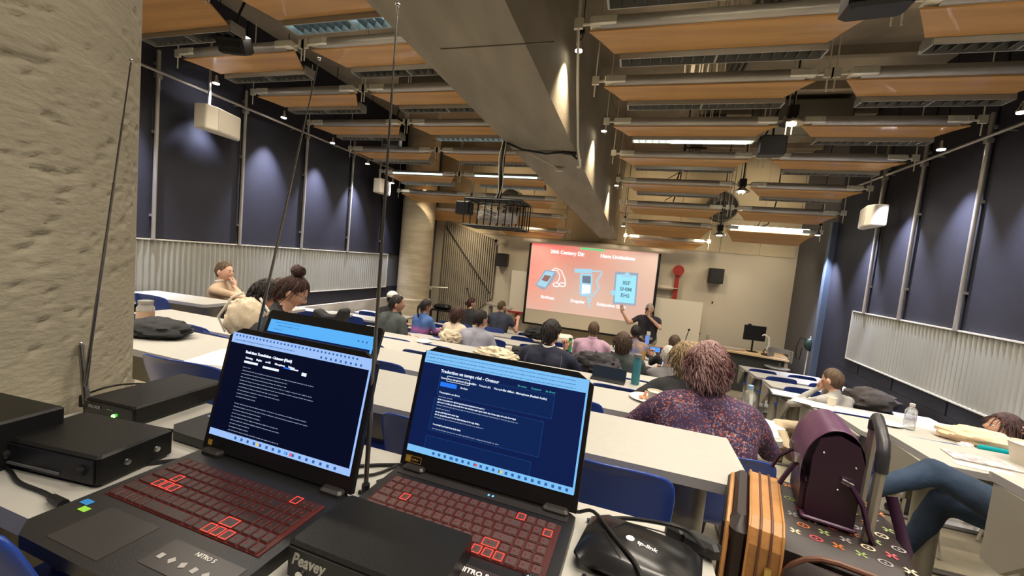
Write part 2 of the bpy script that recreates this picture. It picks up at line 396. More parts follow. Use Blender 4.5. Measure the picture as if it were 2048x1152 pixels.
for k in range(4, 13):
    y, z = ROWS[k]
    for side, b, x0, x1 in BAYS:
        if x0 is None: x0 = -.60+.055*(k-5)
        if k == 12 and (side, b) == ('right', 1): continue
        if k == 12 and side == 'left' and b == 0: continue
        L = x1-x0; lit = (k, side, b) in LIT; where = bayname[(side, b)]
        t = thing('ceiling_baffle', 'curved wooden ceiling baffle %s, %s' % (where, rownm(k)), 'ceiling baffle', ((x0+x1)/2, y, z), 0, 'wooden ceiling baffles')
        m = MB(); dp, drop = DEEP[k]; vs, fs = board_mesh(L, dp, drop); m.add(vs, fs); m.build('board', wood, t, True)
        m = MB(); m.tube([(-L/2+.1, 0, 0), (L/2-.1, 0, 0)], .052, n=16); m.build('tube', litm if lit and k >= 9 and b == 1 and side == 'right' else tubeg, t, True)  # one right-hand front tube glows: reflected light put into its material
        for sx in (-1, 1):
            m = MB(); m.box((sx*(L/2-.12), -.004, .002), (.22, .11, .075), bev=.01); m.tube([(sx*(L/2-.02), 0, 0), (sx*(L/2+.11), 0, 0)], .014)
            for q in (.06, .18): m.box((sx*(L/2-q), -.061, .0), (.008, .006, .04))
            m.build('end_bracket', bright, t, True)
            m = MB(); m.tube([(sx*(L/2+.09), 0, -.16), (sx*(L/2+.09), 0, min(ZC-z, .95))], .007, n=6); m.build('hanger_rod', bright, t)
            m = MB(); m.box((sx*(L/2+.09), 0, .01), (.075, .03, .085)); m.build('clamp_plate', bright, t)
        # louvred fixture beyond the board
        lit2 = lit and not (k >= 9 and side == 'right')
        if k <= 9:
            f = thing('louvred_ceiling_light', '%s louvred light %s, %s' % ('lit' if lit2 else 'dark', where, rownm(k)), 'ceiling light', ((x0+x1)/2+.05, y+dp+.085, z-.075-drop), 0, 'louvred strip lights')
            W, D = L-.42, .15
            m = MB()
            for yy in (-D/2, D/2): m.box((0, yy, 0), (W, .01, .07))
            for xx in (-W/2, 0, W/2): m.box((xx, 0, 0), (.016, D, .07))
            m.box((0, 0, .05), (W, D, .03)); m.build('housing', mat('fixture_housing', (.42, .42, .38), .4, .5), f)
            nb = int(W/.085); fm = MB(); fm.box((0, 0, 0), (.004, D-.015, .055), rot=roty(.25)); me = fm.mesh('fin', louver)
            for q in range(1, nb):
                if abs(-W/2+W*q/nb) > .02: piece('fin', me, f, (-W/2+W*q/nb, 0, 0))
            m = MB(); m.box((0, 0, .032), (W-.03, D-.03, .004)); m.build('reflector', (litm if k == 7 and side == 'right' else litb) if lit2 else mat('reflector_dark', (.12, .12, .12), .25, .9), f)
            if k == 7 and lit2 and side == 'right':
                m = MB(); m.box((.22, .0, -.04), (W*.62, D-.04, .006)); m.build('lamp_tube', litm, f)
        if lit and side == 'left' and k == 9:
            m = MB(); m.box((0, -.05, -.025), (L-.5, .012, .03)); m.build('light_strip', glow('lit_edge', (.75, 1, .85), 2.5), t)
# spotlights
lampm = glow('spot_glow', (1, .9, .7), 30); lampw = glow('spot_glow_white', (1, .97, .9), 30)
def spotlight(x, y, z, label, cool=False, tilt=0, grp='small lit spotlights'):
    t = thing('spotlight', label, 'spotlight', (x, y, z), 0, grp)
    m = MB(); m.lathe((0, 0, 0), [(.012, .09), (.02, .07), (.024, .04), (.045, .0), (.047, -.012)], n=16); m.build('reflector_cup', chrome, t, True)
    m = MB(); m.lathe((0, 0, -.0), [(.038, -.014), (.038, -.018)], n=16); m.build('lens', lampw if cool else lampm, t)
    m = MB(); m.tube([(0, 0, .09), (.03, 0, .13), (.02, 0, .19), (.02, 0, ZC-z)], .006); m.box((.02, 0, .19), (.05, .04, .04)); m.build('bracket_arm', darkm, t)
for k, (y, z) in enumerate(zip((3.95, 5.0, 6.05, 7.05, 7.95, 9.4), (1.86, 1.80, 1.73, 1.61, 1.41, .98))):
    spotlight(-5.40, y, z+.02, 'small lit spotlight washing the left navy wall, %s from the camera side' % ORD[k], True)
for k, (y, z) in enumerate(((3.8, 1.8), (4.9, 1.75), (5.9, 1.70), (8.9, .97))):
    spotlight(3.18, y, z+.02, 'small lit spotlight washing the right navy wall, %s from the camera side' % ORD[k], True)
for k, (x, y, z) in enumerate(((-.85, 4.5, 2.30), (-.69, 6.4, 2.06), (-.54, 8.4, 1.64), (-.36, 9.5, .96))):
    spotlight(x, y, z+.02, 'small lit spotlight on the side of the concrete beam, %s from the camera side' % ORD[k])
for k, (x, y, z) in enumerate(((1.54, 5.5, 1.86), (1.54, 7.55, 1.46), (1.54, 9.0, .86))):
    t = thing('pendant_spotlight', 'wide lit pendant spotlight between right hand baffles, %s from the camera' % ORD[k], 'spotlight', (x, y, z))
    m = MB(); m.lathe((0, 0, 0), [(.03, .10), (.05, .06), (.12, .015), (.125, 0)], n=24); m.build('shade', chrome, t, True)
    m = MB(); m.lathe((0, 0, 0), [(.05, .0), (.05, -.01)], n=16); m.build('lamp_lens', lampm, t)
    m = MB(); m.box((0, 0, .15), (.10, .08, .12)); m.tube([(0, 0, .2), (0, 0, ZC-z)], .01); m.build('mounting_box', darkm, t)
# pipe running along the beam side with boxes
m = MB(); m.tube([(-.72, 3.9, 1.76), (-.83, 5.0, 1.42), (-.83, 5.35, 1.28)], .013); m.tube([(-.72, 3.9, 1.76), (-.70, 3.6, 2.0), (-.7, 3.5, 2.6)], .013)
t = tag(m.build('beam_conduit', bright, None, True), 'silver conduit running down the side of the concrete beam to a box', 'pipe')
m = MB(); m.box((-.86, 5.4, 1.33), (.05, .09, .12), bev=.01); m.build('junction_box', bright, t)
a, b, z = beamx(5.9); m = MB(); m.box((-1.22, 5.9, z-.03), (.11, .07, .05), bev=.008); m.tube([(-1.55, 5.4, beamx(5.4)[2]-.01), (-1.24, 5.87, z-.02)], .006)
tag(m.build('ceiling_sensor', cream, None), 'small grey sensor box under the concrete beam with a thin wire', 'sensor')
m = MB(); m.tube([(-1.8, 5.1, 1.50), (-1.6, 5.2, 1.44), (-1.3, 5.3, 1.42), (-1.0, 5.35, 1.46), (-.86, 5.38, 1.36)], .014); m.tube([(-1.09, 5.35, 1.455), (-.9, 5.37, 1.44)], .024)
tag(m.build('power_cable', black, None, True), 'thick black cable looped under the concrete beam to the projector pole', 'cable')
# cables and ducts above the baffles
for k, (x, y, z) in enumerate(((.35, 4.25, 2.12), (.4, 6.25, 1.95), (.25, 5.2, 2.05))):
    m = MB(); rnd = random.Random(k)
    for q in range(5):
        x0 = x+q*.09; m.tube([(x0, y, ZC), (x0+rnd.uniform(-.05, .05), y, z+.25), (x0-.03, y, z+.02), (x0+.05, y, z-.05), (x0+.11, y, z+.05), (x0+.12, y, ZC)], .008, n=6)
    tag(m.build('hanging_cables', whitecable, None, True), 'bundle of pale cables looping above the right hand baffles, %s from the camera side' % ORD[[0, 2, 1][k]], 'cables')
m = MB()
for q in range(4): m.tube([(.9+q*.07, 2.5, 2.9), (.9+q*.07, 10.5, 2.9)], .022)
for y in range(3, 11): m.box((1.0, y, 2.86), (.45, .04, .03))
tag(m.build('cable_tray', darkm, None), 'dark cable tray with pipes running along the ceiling slab on the right', 'cable tray')
for k, (x, y) in enumerate(((-3.3, 6.0), (2.3, 7.8))):
    m = MB(); m.box((x, y, 2.75), (1.3, .5, .42), bev=.03); m.box((x, y+.5, 2.7), (.5, .5, .3), bev=.03)
    tag(m.build('air_duct', mat('duct_metal', (.16, .15, .13), .4, .6), None), 'dark sheet metal air duct under the slab on the %s side' % ('left', 'right')[k], 'duct')
for k, (x, z, r) in enumerate(((1.80, 1.68, .34), (-3.42, 1.58, .30))):
    t = thing('round_air_duct', 'large round dark duct opening high on the front wall, %s of the beam' % ('right', 'left')[k], 'duct', (x, YF-.02, z))
    T = rotx(R(90))
    m = MB(); m.lathe((0, 0, 0), [(r, 0), (r, .30), (r-.03, .31), (r-.10, .2), (r*.45, .16)], n=40, T=T); m.build('duct_ring', mat('duct_ring', (.10, .095, .08), .5, .5), t, True)
    m = MB(); m.lathe((0, 0, 0), [(r*.45, .17), (r*.40, .20), (.01, .2)], n=24, T=T); m.build('inner_throat', black, t, True)
# loops of black wire hanging near front
for k, x in enumerate((.55, .52, 2.5)):
    yy = (8.6, 7.9, 9.5)[k]; zz = (1.35, 1.62, 1.2)[k]
    m = MB(); m.tube([(x+.1, yy, ZC), (x+.1, yy, zz+.5), (x+.05, yy, zz+.2), (x, yy, zz), (x-.2, yy, zz-.1)], .012, n=6); m.tube([(x+.04, yy, zz+.2), (x-.12, yy, zz+.1), (x-.18, yy, zz-.05)], .008, n=6)
    tag(m.build('dangling_wire', black, None, True), 'black wire dangling behind the front baffles, %s' % ('right of the beam near the screen', 'right of the beam further from the screen', 'near the right wall')[k], 'wire')
# black box speakers / movers hanging in the ceiling
def hangbox(x, y, z, d, rx, rz_, label):
    t = thing('ceiling_loudspeaker', label, 'loudspeaker', (x, y, z), rz_)
    m = MB(); m.box((0, 0, 0), d, rot=rotx(rx), bev=.02); m.build('cabinet', black, t)
    m = MB(); m.box((0, -d[1]/2-.002, 0), (d[0]*.9, .008, d[2]*.86), rot=rotx(0)); m.build('grille', mat('dark_grille', (.03, .03, .03), .7, bump=.5, bscale=300), t)
    m = MB(); m.tube([(0, 0, d[2]/2), (0, .05, d[2]/2+.25), (.1, .1, d[2]/2+.6)], .012); m.tube([(-.1, 0, d[2]/2-.02), (-.02, .05, d[2]/2+.2)], .01); m.build('hanger', darkm, t)
hangbox(-4.07, 3.15, 1.86, (.26, .2, .17), .5, .35, 'small black loudspeaker hung over the left baffles near the camera')
hangbox(1.16, 2.9, 1.74, (.32, .22, .24), .1, -.1, 'black loudspeaker hung at the top right edge of the view')
hangbox(-4.2, 6.1, 1.80, (.28, .2, .2), .1, .3, 'small black loudspeaker hung between left baffles in mid room')
hangbox(1.47, 5.9, 1.72, (.30, .2, .24), 0, -.1, 'black loudspeaker hung below the lit right hand fixture')
# white wall speakers
def wspeaker(x, y, z, s, label, L):
    t = thing('wall_loudspeaker', label, 'loudspeaker', (x, y, z))
    w, h = L/2, .155
    m = MB(); d0, d1 = .0, .17
    # wedge cabinet in plan: deep at the camera end
    m.prism([(s*d0, -w), (s*d1, -w+.03), (s*(d1+.03), -w*.45), (s*.10, w*.8), (s*d0, w)], 2, -h, h); o = m.build('cabinet', cream, t)
    bv = o.modifiers.new('bevel', 'BEVEL'); bv.width = .022; bv.segments = 3
    m = MB(); m.prism([(s*(d1+.033), -w*.45), (s*.104, w*.78), (s*.10, w*.78), (s*(d1+.026), -w*.45)], 2, -h*.86, h*.86); m.build('grille', mat('cream_grille', (.50, .45, .36), .7, bump=.4, bscale=400), t)
    m = MB(); m.tube([(s*.05, -w*.5, h), (s*.05, -w*.5, h+.9)], .016); m.build('bracket_pole', tubeg, t)
wspeaker(-5.52, 4.08, 1.41, 1, 'cream wall loudspeaker nearest the camera on the left navy wall', .62)
wspeaker(-5.55, 7.75, 1.28, 1, 'cream wall loudspeaker far along the left navy wall beside the column', .55)
wspeaker(3.33, 7.35, 1.12, -1, 'cream wall loudspeaker on the right navy wall', .62)

# projector in a black cage, hung from the beam
t = thing('caged_projector', 'projector inside a black security cage hanging from the beam on a pole', 'projector', (-1.82, 5.1, .55))
m = MB(); m.tube([(0, 0, .22), (.0, 0, 1.05)], .03, n=12); m.build('pole', darkm, t, True)
m = MB(); cw, ch, cd = .38, .17, .24
for xx in [-cw+q*2*cw/8 for q in range(9)]:
    m.tube([(xx, -cd, ch), (xx, -cd, -ch), (xx, cd, -ch), (xx, cd, ch), (xx, -cd, ch)], .008, n=6)
for zz in (-ch, ch):
    m.tube([(-cw, -cd, zz), (cw, -cd, zz), (cw, cd, zz), (-cw, cd, zz), (-cw, -cd, zz)], .013, n=6)
for yy in (-.12, 0, .12): m.tube([(-cw, yy, -ch), (cw, yy, -ch)], .007, n=6); m.tube([(cw, yy, -ch), (cw, yy, ch)], .007, n=6)
m.box((0, 0, ch+.015), (.75, .46, .012)); m.build('cage', black, t)
m = MB(); m.box((0, 0, -.03), (.46, .34, .13), bev=.02); m.build('projector_body', mat('projector_shell', (.42, .40, .38), .5), t)
m = MB(); m.lathe((.1, -.17, -.03), [(.05, 0), (.05, .03), (.03, .032)], n=20, T=rotx(R(90))); m.box((-.12, -.175, -.02), (.15, .01, .07)); m.build('connector_panel', mat('connector_panel', (.6, .55, .5), .4), t)
m = MB(); rnd = random.Random(5)
for q in range(9):
    p = [(rnd.uniform(-.2, .22), -.19-rnd.random()*.03, rnd.uniform(-.1, .14)) for _ in range(4)]; m.tube(p, .005, n=5)
m.build('loose_cables', mat('pale_cable', (.6, .58, .5), .5), t, True)
m = MB(); m.tube([(.0, -.02, .2), (.05, -.04, .4), (.02, -.035, .7), (.04, -.03, 1.0)], .006); m.tube([(-.05, -.02, .2), (.0, -.04, .3), (-.04, -.035, .75), (0, -.03, 1.0)], .006); m.build('white_cord', whitecable, t, True)
m = MB(); m.box((-.46, -.05, .06), (.2, .16, .17), bev=.01); m.build('side_speaker', black, t)
t = thing('security_camera', 'small white dome camera under the projector cage beside the black wall speaker', 'camera', (-3.55, 10.3, .42))
m = MB(); m.box((0, .27, .02), (.16, .54, .16), bev=.03); m.ball((-.04, 0, -.02), .09, n=16); m.build('housing', cream, t, True)
m = MB(); m.ball((-.07, -.06, .0), .05, n=12); m.build('lens_dome', blackg, t, True)

# ---------------------------------------------------------------- front of the room
m = MB(); scr = thing('projection_screen', 'large pull-down projection screen showing a pink medical slide', 'screen', (-1.09, 10.5, 0))
m.box((0, .02, -.605), (3.24, .012, 2.15)); m.build('screen_fabric', mat('screen_fabric', (.62, .56, .44), .8), scr)
m = MB()
for sx in (-1, 1): m.box((sx*1.64, .018, -.61), (.06, .014, 2.2))
m.box((0, .018, -1.70), (3.34, .02, .05)); m.build('black_border', black, scr)
m = MB(); m.tube([(-1.85, 0, .53), (1.95, 0, .53)], .07, n=12); m.build('roller_case', cream, scr, True)
def emis_grad(name):
    mm = bpy.data.materials.new(name); mm.use_nodes = True; nt = mm.node_tree; b = nt.nodes['Principled BSDF']
    b.inputs['Base Color'].default_value = (.3, .27, .22, 1); b.inputs['Roughness'].default_value = .8
    tc = nt.nodes.new('ShaderNodeTexCoord'); sp_ = nt.nodes.new('ShaderNodeSeparateXYZ'); nt.links.new(tc.outputs['Object'], sp_.inputs[0])
    n = nt.nodes.new('ShaderNodeTexNoise'); n.inputs['Scale'].default_value = 1.1; nt.links.new(tc.outputs['Object'], n.inputs['Vector'])
    a = nt.nodes.new('ShaderNodeMath'); a.operation = 'MULTIPLY_ADD'; a.inputs[1].default_value = .30; a.inputs[2].default_value = .18; nt.links.new(sp_.outputs['X'], a.inputs[0])
    c = nt.nodes.new('ShaderNodeMath'); c.operation = 'MULTIPLY_ADD'; c.inputs[1].default_value = -.38; nt.links.new(sp_.outputs['Z'], c.inputs[0]); nt.links.new(a.outputs[0], c.inputs[2])
    d = nt.nodes.new('ShaderNodeMath'); d.operation = 'ADD'; nt.links.new(c.outputs[0], d.inputs[0]); nt.links.new(n.outputs['Fac'], d.inputs[1])
    cr = nt.nodes.new('ShaderNodeValToRGB'); e = cr.color_ramp.elements
    e[0].position = 0; e[0].color = (.90, .13, .13, 1); e[1].position = 1; e[1].color = (.60, .36, .30, 1)
    x = e.new(.45); x.color = (.74, .27, .21, 1)
    nt.links.new(d.outputs[0], cr.inputs['Fac']); nt.links.new(cr.outputs['Color'], b.inputs['Emission Color']); b.inputs['Emission Strength'].default_value = .92
    return mm
m = MB(); m.box((0, .012, -.42), (3.2, .003, 1.76)); m.build('slide', emis_grad('slide_projection'), scr)
sw = glow('slide_white', (1, .95, .95), 1.1); sb = glow('slide_pale_blue', (.42, .70, .85), .95); sg = glow('slide_grey_blue', (.42, .50, .62), .8); sc_ = glow('slide_cyan', (.35, .75, .88), 1.05); sd = glow('slide_text_dark', (.15, .30, .38), .8)
def sl(body, x, z, size, mm=sw, nm='lettering', al='LEFT', bold=.0035): return text(body, size, scr, Matrix.Translation((x, -.006, z)) @ XZ, mm, nm, al, bold)
sl('20th Century Dir', -1.08, .24, .125, bold=.005); sl('. . . .', -.36, .225, .10, bold=.003); sl('Have Limitations', .22, .24, .125, bold=.005)
m = MB(); m.box((.0, .007, .425), (.62, .002, .05)); m.build('green_bar', glow('slide_green', (.2, .75, .3), .9), scr)
sl('RigiScan', -1.22, -.98, .11); sl('Doppler', -.42, -.985, .11); sl('Subjective Ques', .26, -.99, .11)
# device one: handheld unit with looped leads
m = MB(); m.prism([(-1.40, -.66), (-1.18, -.22), (-.92, -.22), (-.86, -.30), (-1.02, -.60), (-1.15, -.76)], 1, .002, .007); m.build('device_picture', sg, scr)
m = MB(); m.prism([(-1.36, -.64), (-1.16, -.25), (-.93, -.26), (-1.12, -.68)], 1, -.001, .002); m.build('device_face', sb, scr)
m = MB(); m.prism([(-1.25, -.50), (-1.17, -.35), (-1.00, -.37), (-1.09, -.53)], 1, -.003, -.001); m.build('device_screen', glow('slide_brown', (.45, .22, .18), .7), scr)
m = MB(); m.tube([(-1.0, 0, -.22), (-.9, 0, -.14), (-.74, 0, -.2), (-.62, 0, -.42), (-.60, 0, -.58)], .012, n=6); m.tube([(-.97, 0, -.22), (-.86, 0, -.2), (-.77, 0, -.32), (-.78, 0, -.45), (-.84, 0, -.52)], .010, n=6)
for cx, cz in ((-.84, -.58), (-.68, -.56)): m.tube([(cx+.085*math.cos(q*.63), 0, cz+.05*math.sin(q*.63)) for q in range(11)], .014, n=6)
m.build('device_leads', sw, scr)
# doppler
m = MB(); m.tube([(-.40, .003, -.16), (.04, .003, -.13)], .055, n=10, sx=.05); m.prism([(-.25, -.22), (.07, -.20), (.10, -.72), (.02, -.80), (-.16, -.80), (-.21, -.74)], 1, .002, .007); m.build('device_picture', sb, scr)
m = MB(); m.prism([(-.18, -.27), (.03, -.26), (.05, -.45), (-.17, -.45)], 1, -.001, .002); m.build('device_screen', glow('slide_slate', (.25, .30, .40), .7), scr)
m = MB(); m.prism([(-.165, -.49), (.05, -.49), (.06, -.70), (-.15, -.74)], 1, -.001, .002); m.build('device_face', sw, scr)
m = MB(); m.tube([(.04, 0, -.13), (.28, 0, -.12), (.30, 0, -.17), (.18, 0, -.38), (.26, 0, -.56), (.10, 0, -.82), (.06, 0, -.95)], .022, n=6); m.tube([(.02, 0, -.8), (.05, 0, -1.0), (.09, 0, -1.08)], .02, n=6); m.build('device_leads', sb, scr)
# clipboard
m = MB(); m.box((.92, .005, -.48), (.56, .004, .82), rot=roty(R(-2))); m.build('clipboard', sg, scr)
m = MB(); m.box((.92, .001, -.49), (.48, .003, .70), rot=roty(R(-2))); m.build('clipboard_paper', sc_, scr)
m = MB(); m.box((.92, -.002, -.16), (.26, .003, .06)); m.ball((.92, -.001, -.12), (.06, .002, .05)); m.ball((.63, -.001, -.62), (.07, .002, .07)); m.build('clipboard_clip', sb, scr)
sl('IIEF', .93, -.38, .13, sd, al='CENTER'); sl('SHIM', .93, -.54, .13, sd, al='CENTER'); sl('EHS', .93, -.70, .13, sd, al='CENTER')
# whiteboards
def wboard(cx, w, z0, z1, label, legs):
    t = thing('whiteboard', label, 'whiteboard', (cx, YF-.16, 0))
    m = MB(); m.box((0, 0, (z0+z1)/2), (w, .03, z1-z0)); m.build('panel', mat('whiteboard_panel', (.78, .73, .60), .35), t)
    m = MB(); m.box((0, -.03, z0-.02), (w+.02, .10, .05)); m.build('tray', red, t)
    for q in legs:
        m = MB(); m.box((q, 0, (z0+FRONT)/2), (.07, .05, z0-FRONT)); m.build('leg', red, t)
wboard(1.05, 1.25, -1.86, -.62, 'cream whiteboard with red tray standing to the right of the screen', (-.42, -.3))
wboard(-2.98, .5, -1.45, -.32, 'narrow cream whiteboard with red tray at left edge of the screen', (0,))
m = MB(); m.box((1.02, YF-.10, -.42), (.10, .05, 1.0)); t = tag(m.build('red_standard', red, None), 'red upright post with a round head on the wall right of the screen', 'post')
m = MB(); m.lathe((1.03, YF-.12, .10), [(.13, 0), (.13, .04)], n=24, T=rotx(R(90))); m.build('round_head', red, t, True)
m = MB(); m.box((.78, YF-.12, -.35), (.55, .10, .015)); m.box((.78, YF-.03, -.35), (.55, .02, .12))
tag(m.build('wall_shelf', cream, None), 'short pale shelf on the wall between the screen and the red post', 'shelf')
for k, (x, z) in enumerate(((-3.56, -.07), (1.87, .05))):
    t = thing('wall_loudspeaker', 'square black loudspeaker on the front wall %s of the screen' % ('left', 'right')[k], 'loudspeaker', (x, YF-.14, z))
    m = MB(); m.box((0, 0, 0), (.32, .24, .36), bev=.012); m.build('cabinet', black, t)
    m = MB(); m.box((0, -.122, 0), (.29, .006, .33)); m.build('grille', mat('dark_grille2', (.022, .022, .022), .8), t)
    m = MB(); m.box((0, .12, 0), (.1, .06, .1)); m.build('bracket', darkm, t)
# things on the front wall
def plate(name, x, z, w, h, mm, label, cat):
    m = MB(); m.box((x, YF-.012, z), (w, .02, h), bev=.003); return tag(m.build(name, mm, None), label, cat)
plate('light_switch', 1.90, -.60, .03, .05, black, 'tiny black switch on the front wall under the right speaker', 'switch')
p_ = plate('door_sign', 1.60, -1.40, .24, .09, mat('sign_grey', (.42, .38, .30), .6), 'small grey room sign on the front wall right of the whiteboard', 'sign')
m = MB(); m.box((1.52, YF-.026, -1.4), (.05, .004, .06)); m.box((1.66, YF-.026, -1.4), (.13, .004, .02)); m.build('sign_mark', darkm, p_)
plate('wall_plate', 1.90, -1.46, .07, .11, mat('sign_grey', (0, 0, 0)), 'square beige outlet plate on the front wall beside the room sign', 'outlet')
plate('wall_plate', -3.22, -1.88, .07, .11, mat('sign_grey', (0, 0, 0)), 'beige outlet plate low on the front wall left of the screen', 'outlet')
# lectern
t = thing('lectern', 'grey slanted-top lectern standing left of the projection screen', 'lectern', (-3.22, 9.75, FRONT), .1)
m = MB(); m.prism([(-.30, 1.22), (.34, 1.13), (.32, 1.09), (-.28, 1.17)], 1, -.2, .22); m.build('top', mat('lectern_grey', (.30, .27, .22), .5), t)
for sx in (-.2, .16): m = MB(); m.box((sx, 0, .56), (.06, .22, 1.14)); m.build('leg', mat('lectern_grey', (0, 0, 0)), t)
m = MB(); m.box((-.02, 0, .02), (.5, .4, .04)); m.build('base', mat('lectern_grey', (0, 0, 0)), t)
def micstand(x, y, label, h=1.35, boom=True):
    t = thing('microphone_stand', label, 'microphone stand', (x, y, FRONT))
    m = MB(); m.tube([(0, 0, 0), (0, 0, h*.85)], .012)
    for q in range(3): m.tube([(0, 0, .15), (.26*math.cos(q*2.1), .26*math.sin(q*2.1), .01)], .01)
    m.build('stand', black, t)
    m = MB(); m.tube([(.18, 0, h*.72), (-.10, 0, h*1.15)] if boom else [(0, 0, h*.8), (.06, 0, h*1.1)], .009); m.build('boom', black, t)
    m = MB(); m.ball((-.11, 0, h*1.17) if boom else (.065, 0, h*1.12), .028); m.build('microphone', black, t, True)
micstand(-3.62, 8.8, 'black microphone boom stand in front of the slatted panel', 1.35)
micstand(1.32, 10.3, 'thin black microphone stand in front of the right whiteboard', 1.0, False)
# small table with equipment near left column
t = thing('side_table', 'small black side table near the left column', 'table', (-4.6, 9.6, FRONT))
m = MB(); m.box((0, 0, .88), (.75, .5, .03)); m.build('top', black, t)
for sx in (-.34, .34):
    for sy in (-.2, .2): m = MB(); m.box((sx, sy, .44), (.04, .04, .86)); m.build('leg', black, t)
m = MB(); m.box((0, 0, .06), (.42, .3, .11), bev=.04); tag(m.build('black_case', black, None, False, (-4.72, 9.6, FRONT+.90)), 'black case lying on the side table near the left column', 'case')
m = MB(); m.box((XL+.35, 9.7, -1.02), (.5, .05, .04)); m.tube([(XL+.1, 9.55, -1.0), (XL+1.0, 9.9, -.96)], .018)
tag(m.build('hand_rail', bright, None), 'short silver hand rail beside the left column', 'rail')
# instructor desk
t = thing('instructor_desk', 'long pale wood instructor desk with rounded end and dark front panel', 'desk', (2.45, 9.95, FRONT), -.12)
pl = [(-.85+.30*math.cos(a), .28*math.sin(a)) for a in [R(90)+R(180)*q/10 for q in range(11)]]+[(.86, -.36), (.86, .40)]
m = MB(); m.prism(pl, 2, .83, .865); m.build('top', lwood, t)
m = MB(); m.box((.15, -.22, .42), (1.25, .03, .8)); m.build('front_panel', mat('desk_front_dark', (.045, .05, .045), .5), t)
for xx, yy in ((-.5, -.1), (.8, -.28), (.8, .3)): m = MB(); m.box((xx, yy, .42), (.06, .06, .83)); m.build('leg', mat('desk_leg_pale', (.42, .38, .30), .5), t)
t = thing('computer_monitor', 'black computer monitor seen from behind on the instructor desk', 'monitor', (2.66, 9.95, FRONT+.865), .1)
m = MB(); m.box((0, 0, .42), (.44, .035, .33), bev=.008); m.build('panel', black, t)
m = MB(); m.tube([(0, .04, 0), (0, .04, .4)], .02); m.box((0, .03, .008), (.2, .16, .016)); m.build('stand', darkm, t)
m = MB(); m.box((-.12, -.01, .60), (.07, .04, .03), bev=.008); m.build('webcam', black, t)
t = thing('document_camera', 'white curved-arm document camera on the instructor desk in front of the monitor', 'document camera', (2.85, 9.72, FRONT+.865))
m = MB(); m.tube([(0, 0, .1), (.05, 0, .22), (.03, 0, .38), (-.06, 0, .44), (-.1, 0, .41)], [.014, .02, .022, .02, .016]); m.build('arm', mat('white_gloss', (.75, .72, .66), .3), t, True)
m = MB(); m.box((0, 0, .02), (.14, .11, .04), bev=.012); m.tube([(0, 0, .02), (-.05, -.02, .08), (0, 0, .14)], .012); m.build('base', black, t)
m = MB(); m.box((2.2, 9.95, FRONT+.885), (.6, .2, .035), bev=.01); m.box((2.1, 9.82, FRONT+.88), (.5, .04, .02)); tag(m.build('control_keyboard', mat('control_panel', (.35, .30, .24), .5), None), 'grey control panel lying on the instructor desk left of the monitor', 'control panel')
m = MB(); m.box((1.95, 10.0, FRONT+.873), (.3, .2, .012), rot=rotz(.3)); tag(m.build('paper_sheet', whitep, None), 'white papers on the rounded end of the instructor desk', 'papers')
# shell stool
t = thing('plastic_stool', 'grey moulded swivel chair beside the instructor desk', 'chair', (3.02, 9.45, FRONT), -.5)
gm = mat('grey_chair_plastic', (.20, .18, .15), .5)
m = MB(); m.lathe((0, 0, .66), [(.02, -.02), (.15, -.01), (.22, .02), (.23, .035), (.14, .01), (.02, 0)], n=24); m.build('seat', gm, t, True)
m = MB()
for q in range(16):
    a0, a1 = R(20)+R(140)*q/16, R(20)+R(140)*(q+1)/16
    for z0, z1 in (((.82, 1.06),) if q in (0, 1, 2, 3, 12, 13, 14, 15) else ((.82, .87), (.97, 1.06))):
        P = [(.24*math.cos(a), .24*math.sin(a), z) for z in (z0, z1) for a in (a0, a1)]; Q = [(p[0]*.9, p[1]*.9, p[2]) for p in P]
        m.add(P+Q, [[0, 1, 3, 2], [4, 6, 7, 5], [0, 4, 5, 1], [2, 3, 7, 6], [0, 2, 6, 4], [1, 5, 7, 3]])
m.tube([(0, .24, .84), (0, .2, .66)], .02); m.build('backrest', gm, t, True)
m = MB(); m.tube([(0, 0, .08), (0, 0, .66)], .025)
for q in range(5): m.tube([(0, 0, .1), (.26*math.cos(q*1.257), .26*math.sin(q*1.257), .04)], .015)
m.build('stem', darkm, t)
t = thing('wall_lamp_stand', 'thin floor stand with a dark round head and looped cord by the right wall', 'floor lamp', (3.40, 9.2, FRONT))
m = MB(); m.tube([(0, 0, 0), (.03, 0, 1.45)], .012); m.lathe((0, 0, 0), [(.14, 0), (.14, .02), (.02, .04)], n=20); m.build('pole', bright, t, True)
m = MB(); m.ball((.04, 0, 1.28), (.11, .06, .13)); m.build('round_head', mat('dark_green', (.02, .04, .03), .4), t, True)
m = MB(); m.tube([(0, 0, 1.36), (-.15, -.03, 1.40), (-.2, -.03, 1.2), (-.18, -.03, .98), (-.12, -.03, .96), (-.1, -.03, 1.2)], .010); m.build('cord', black, t, True)
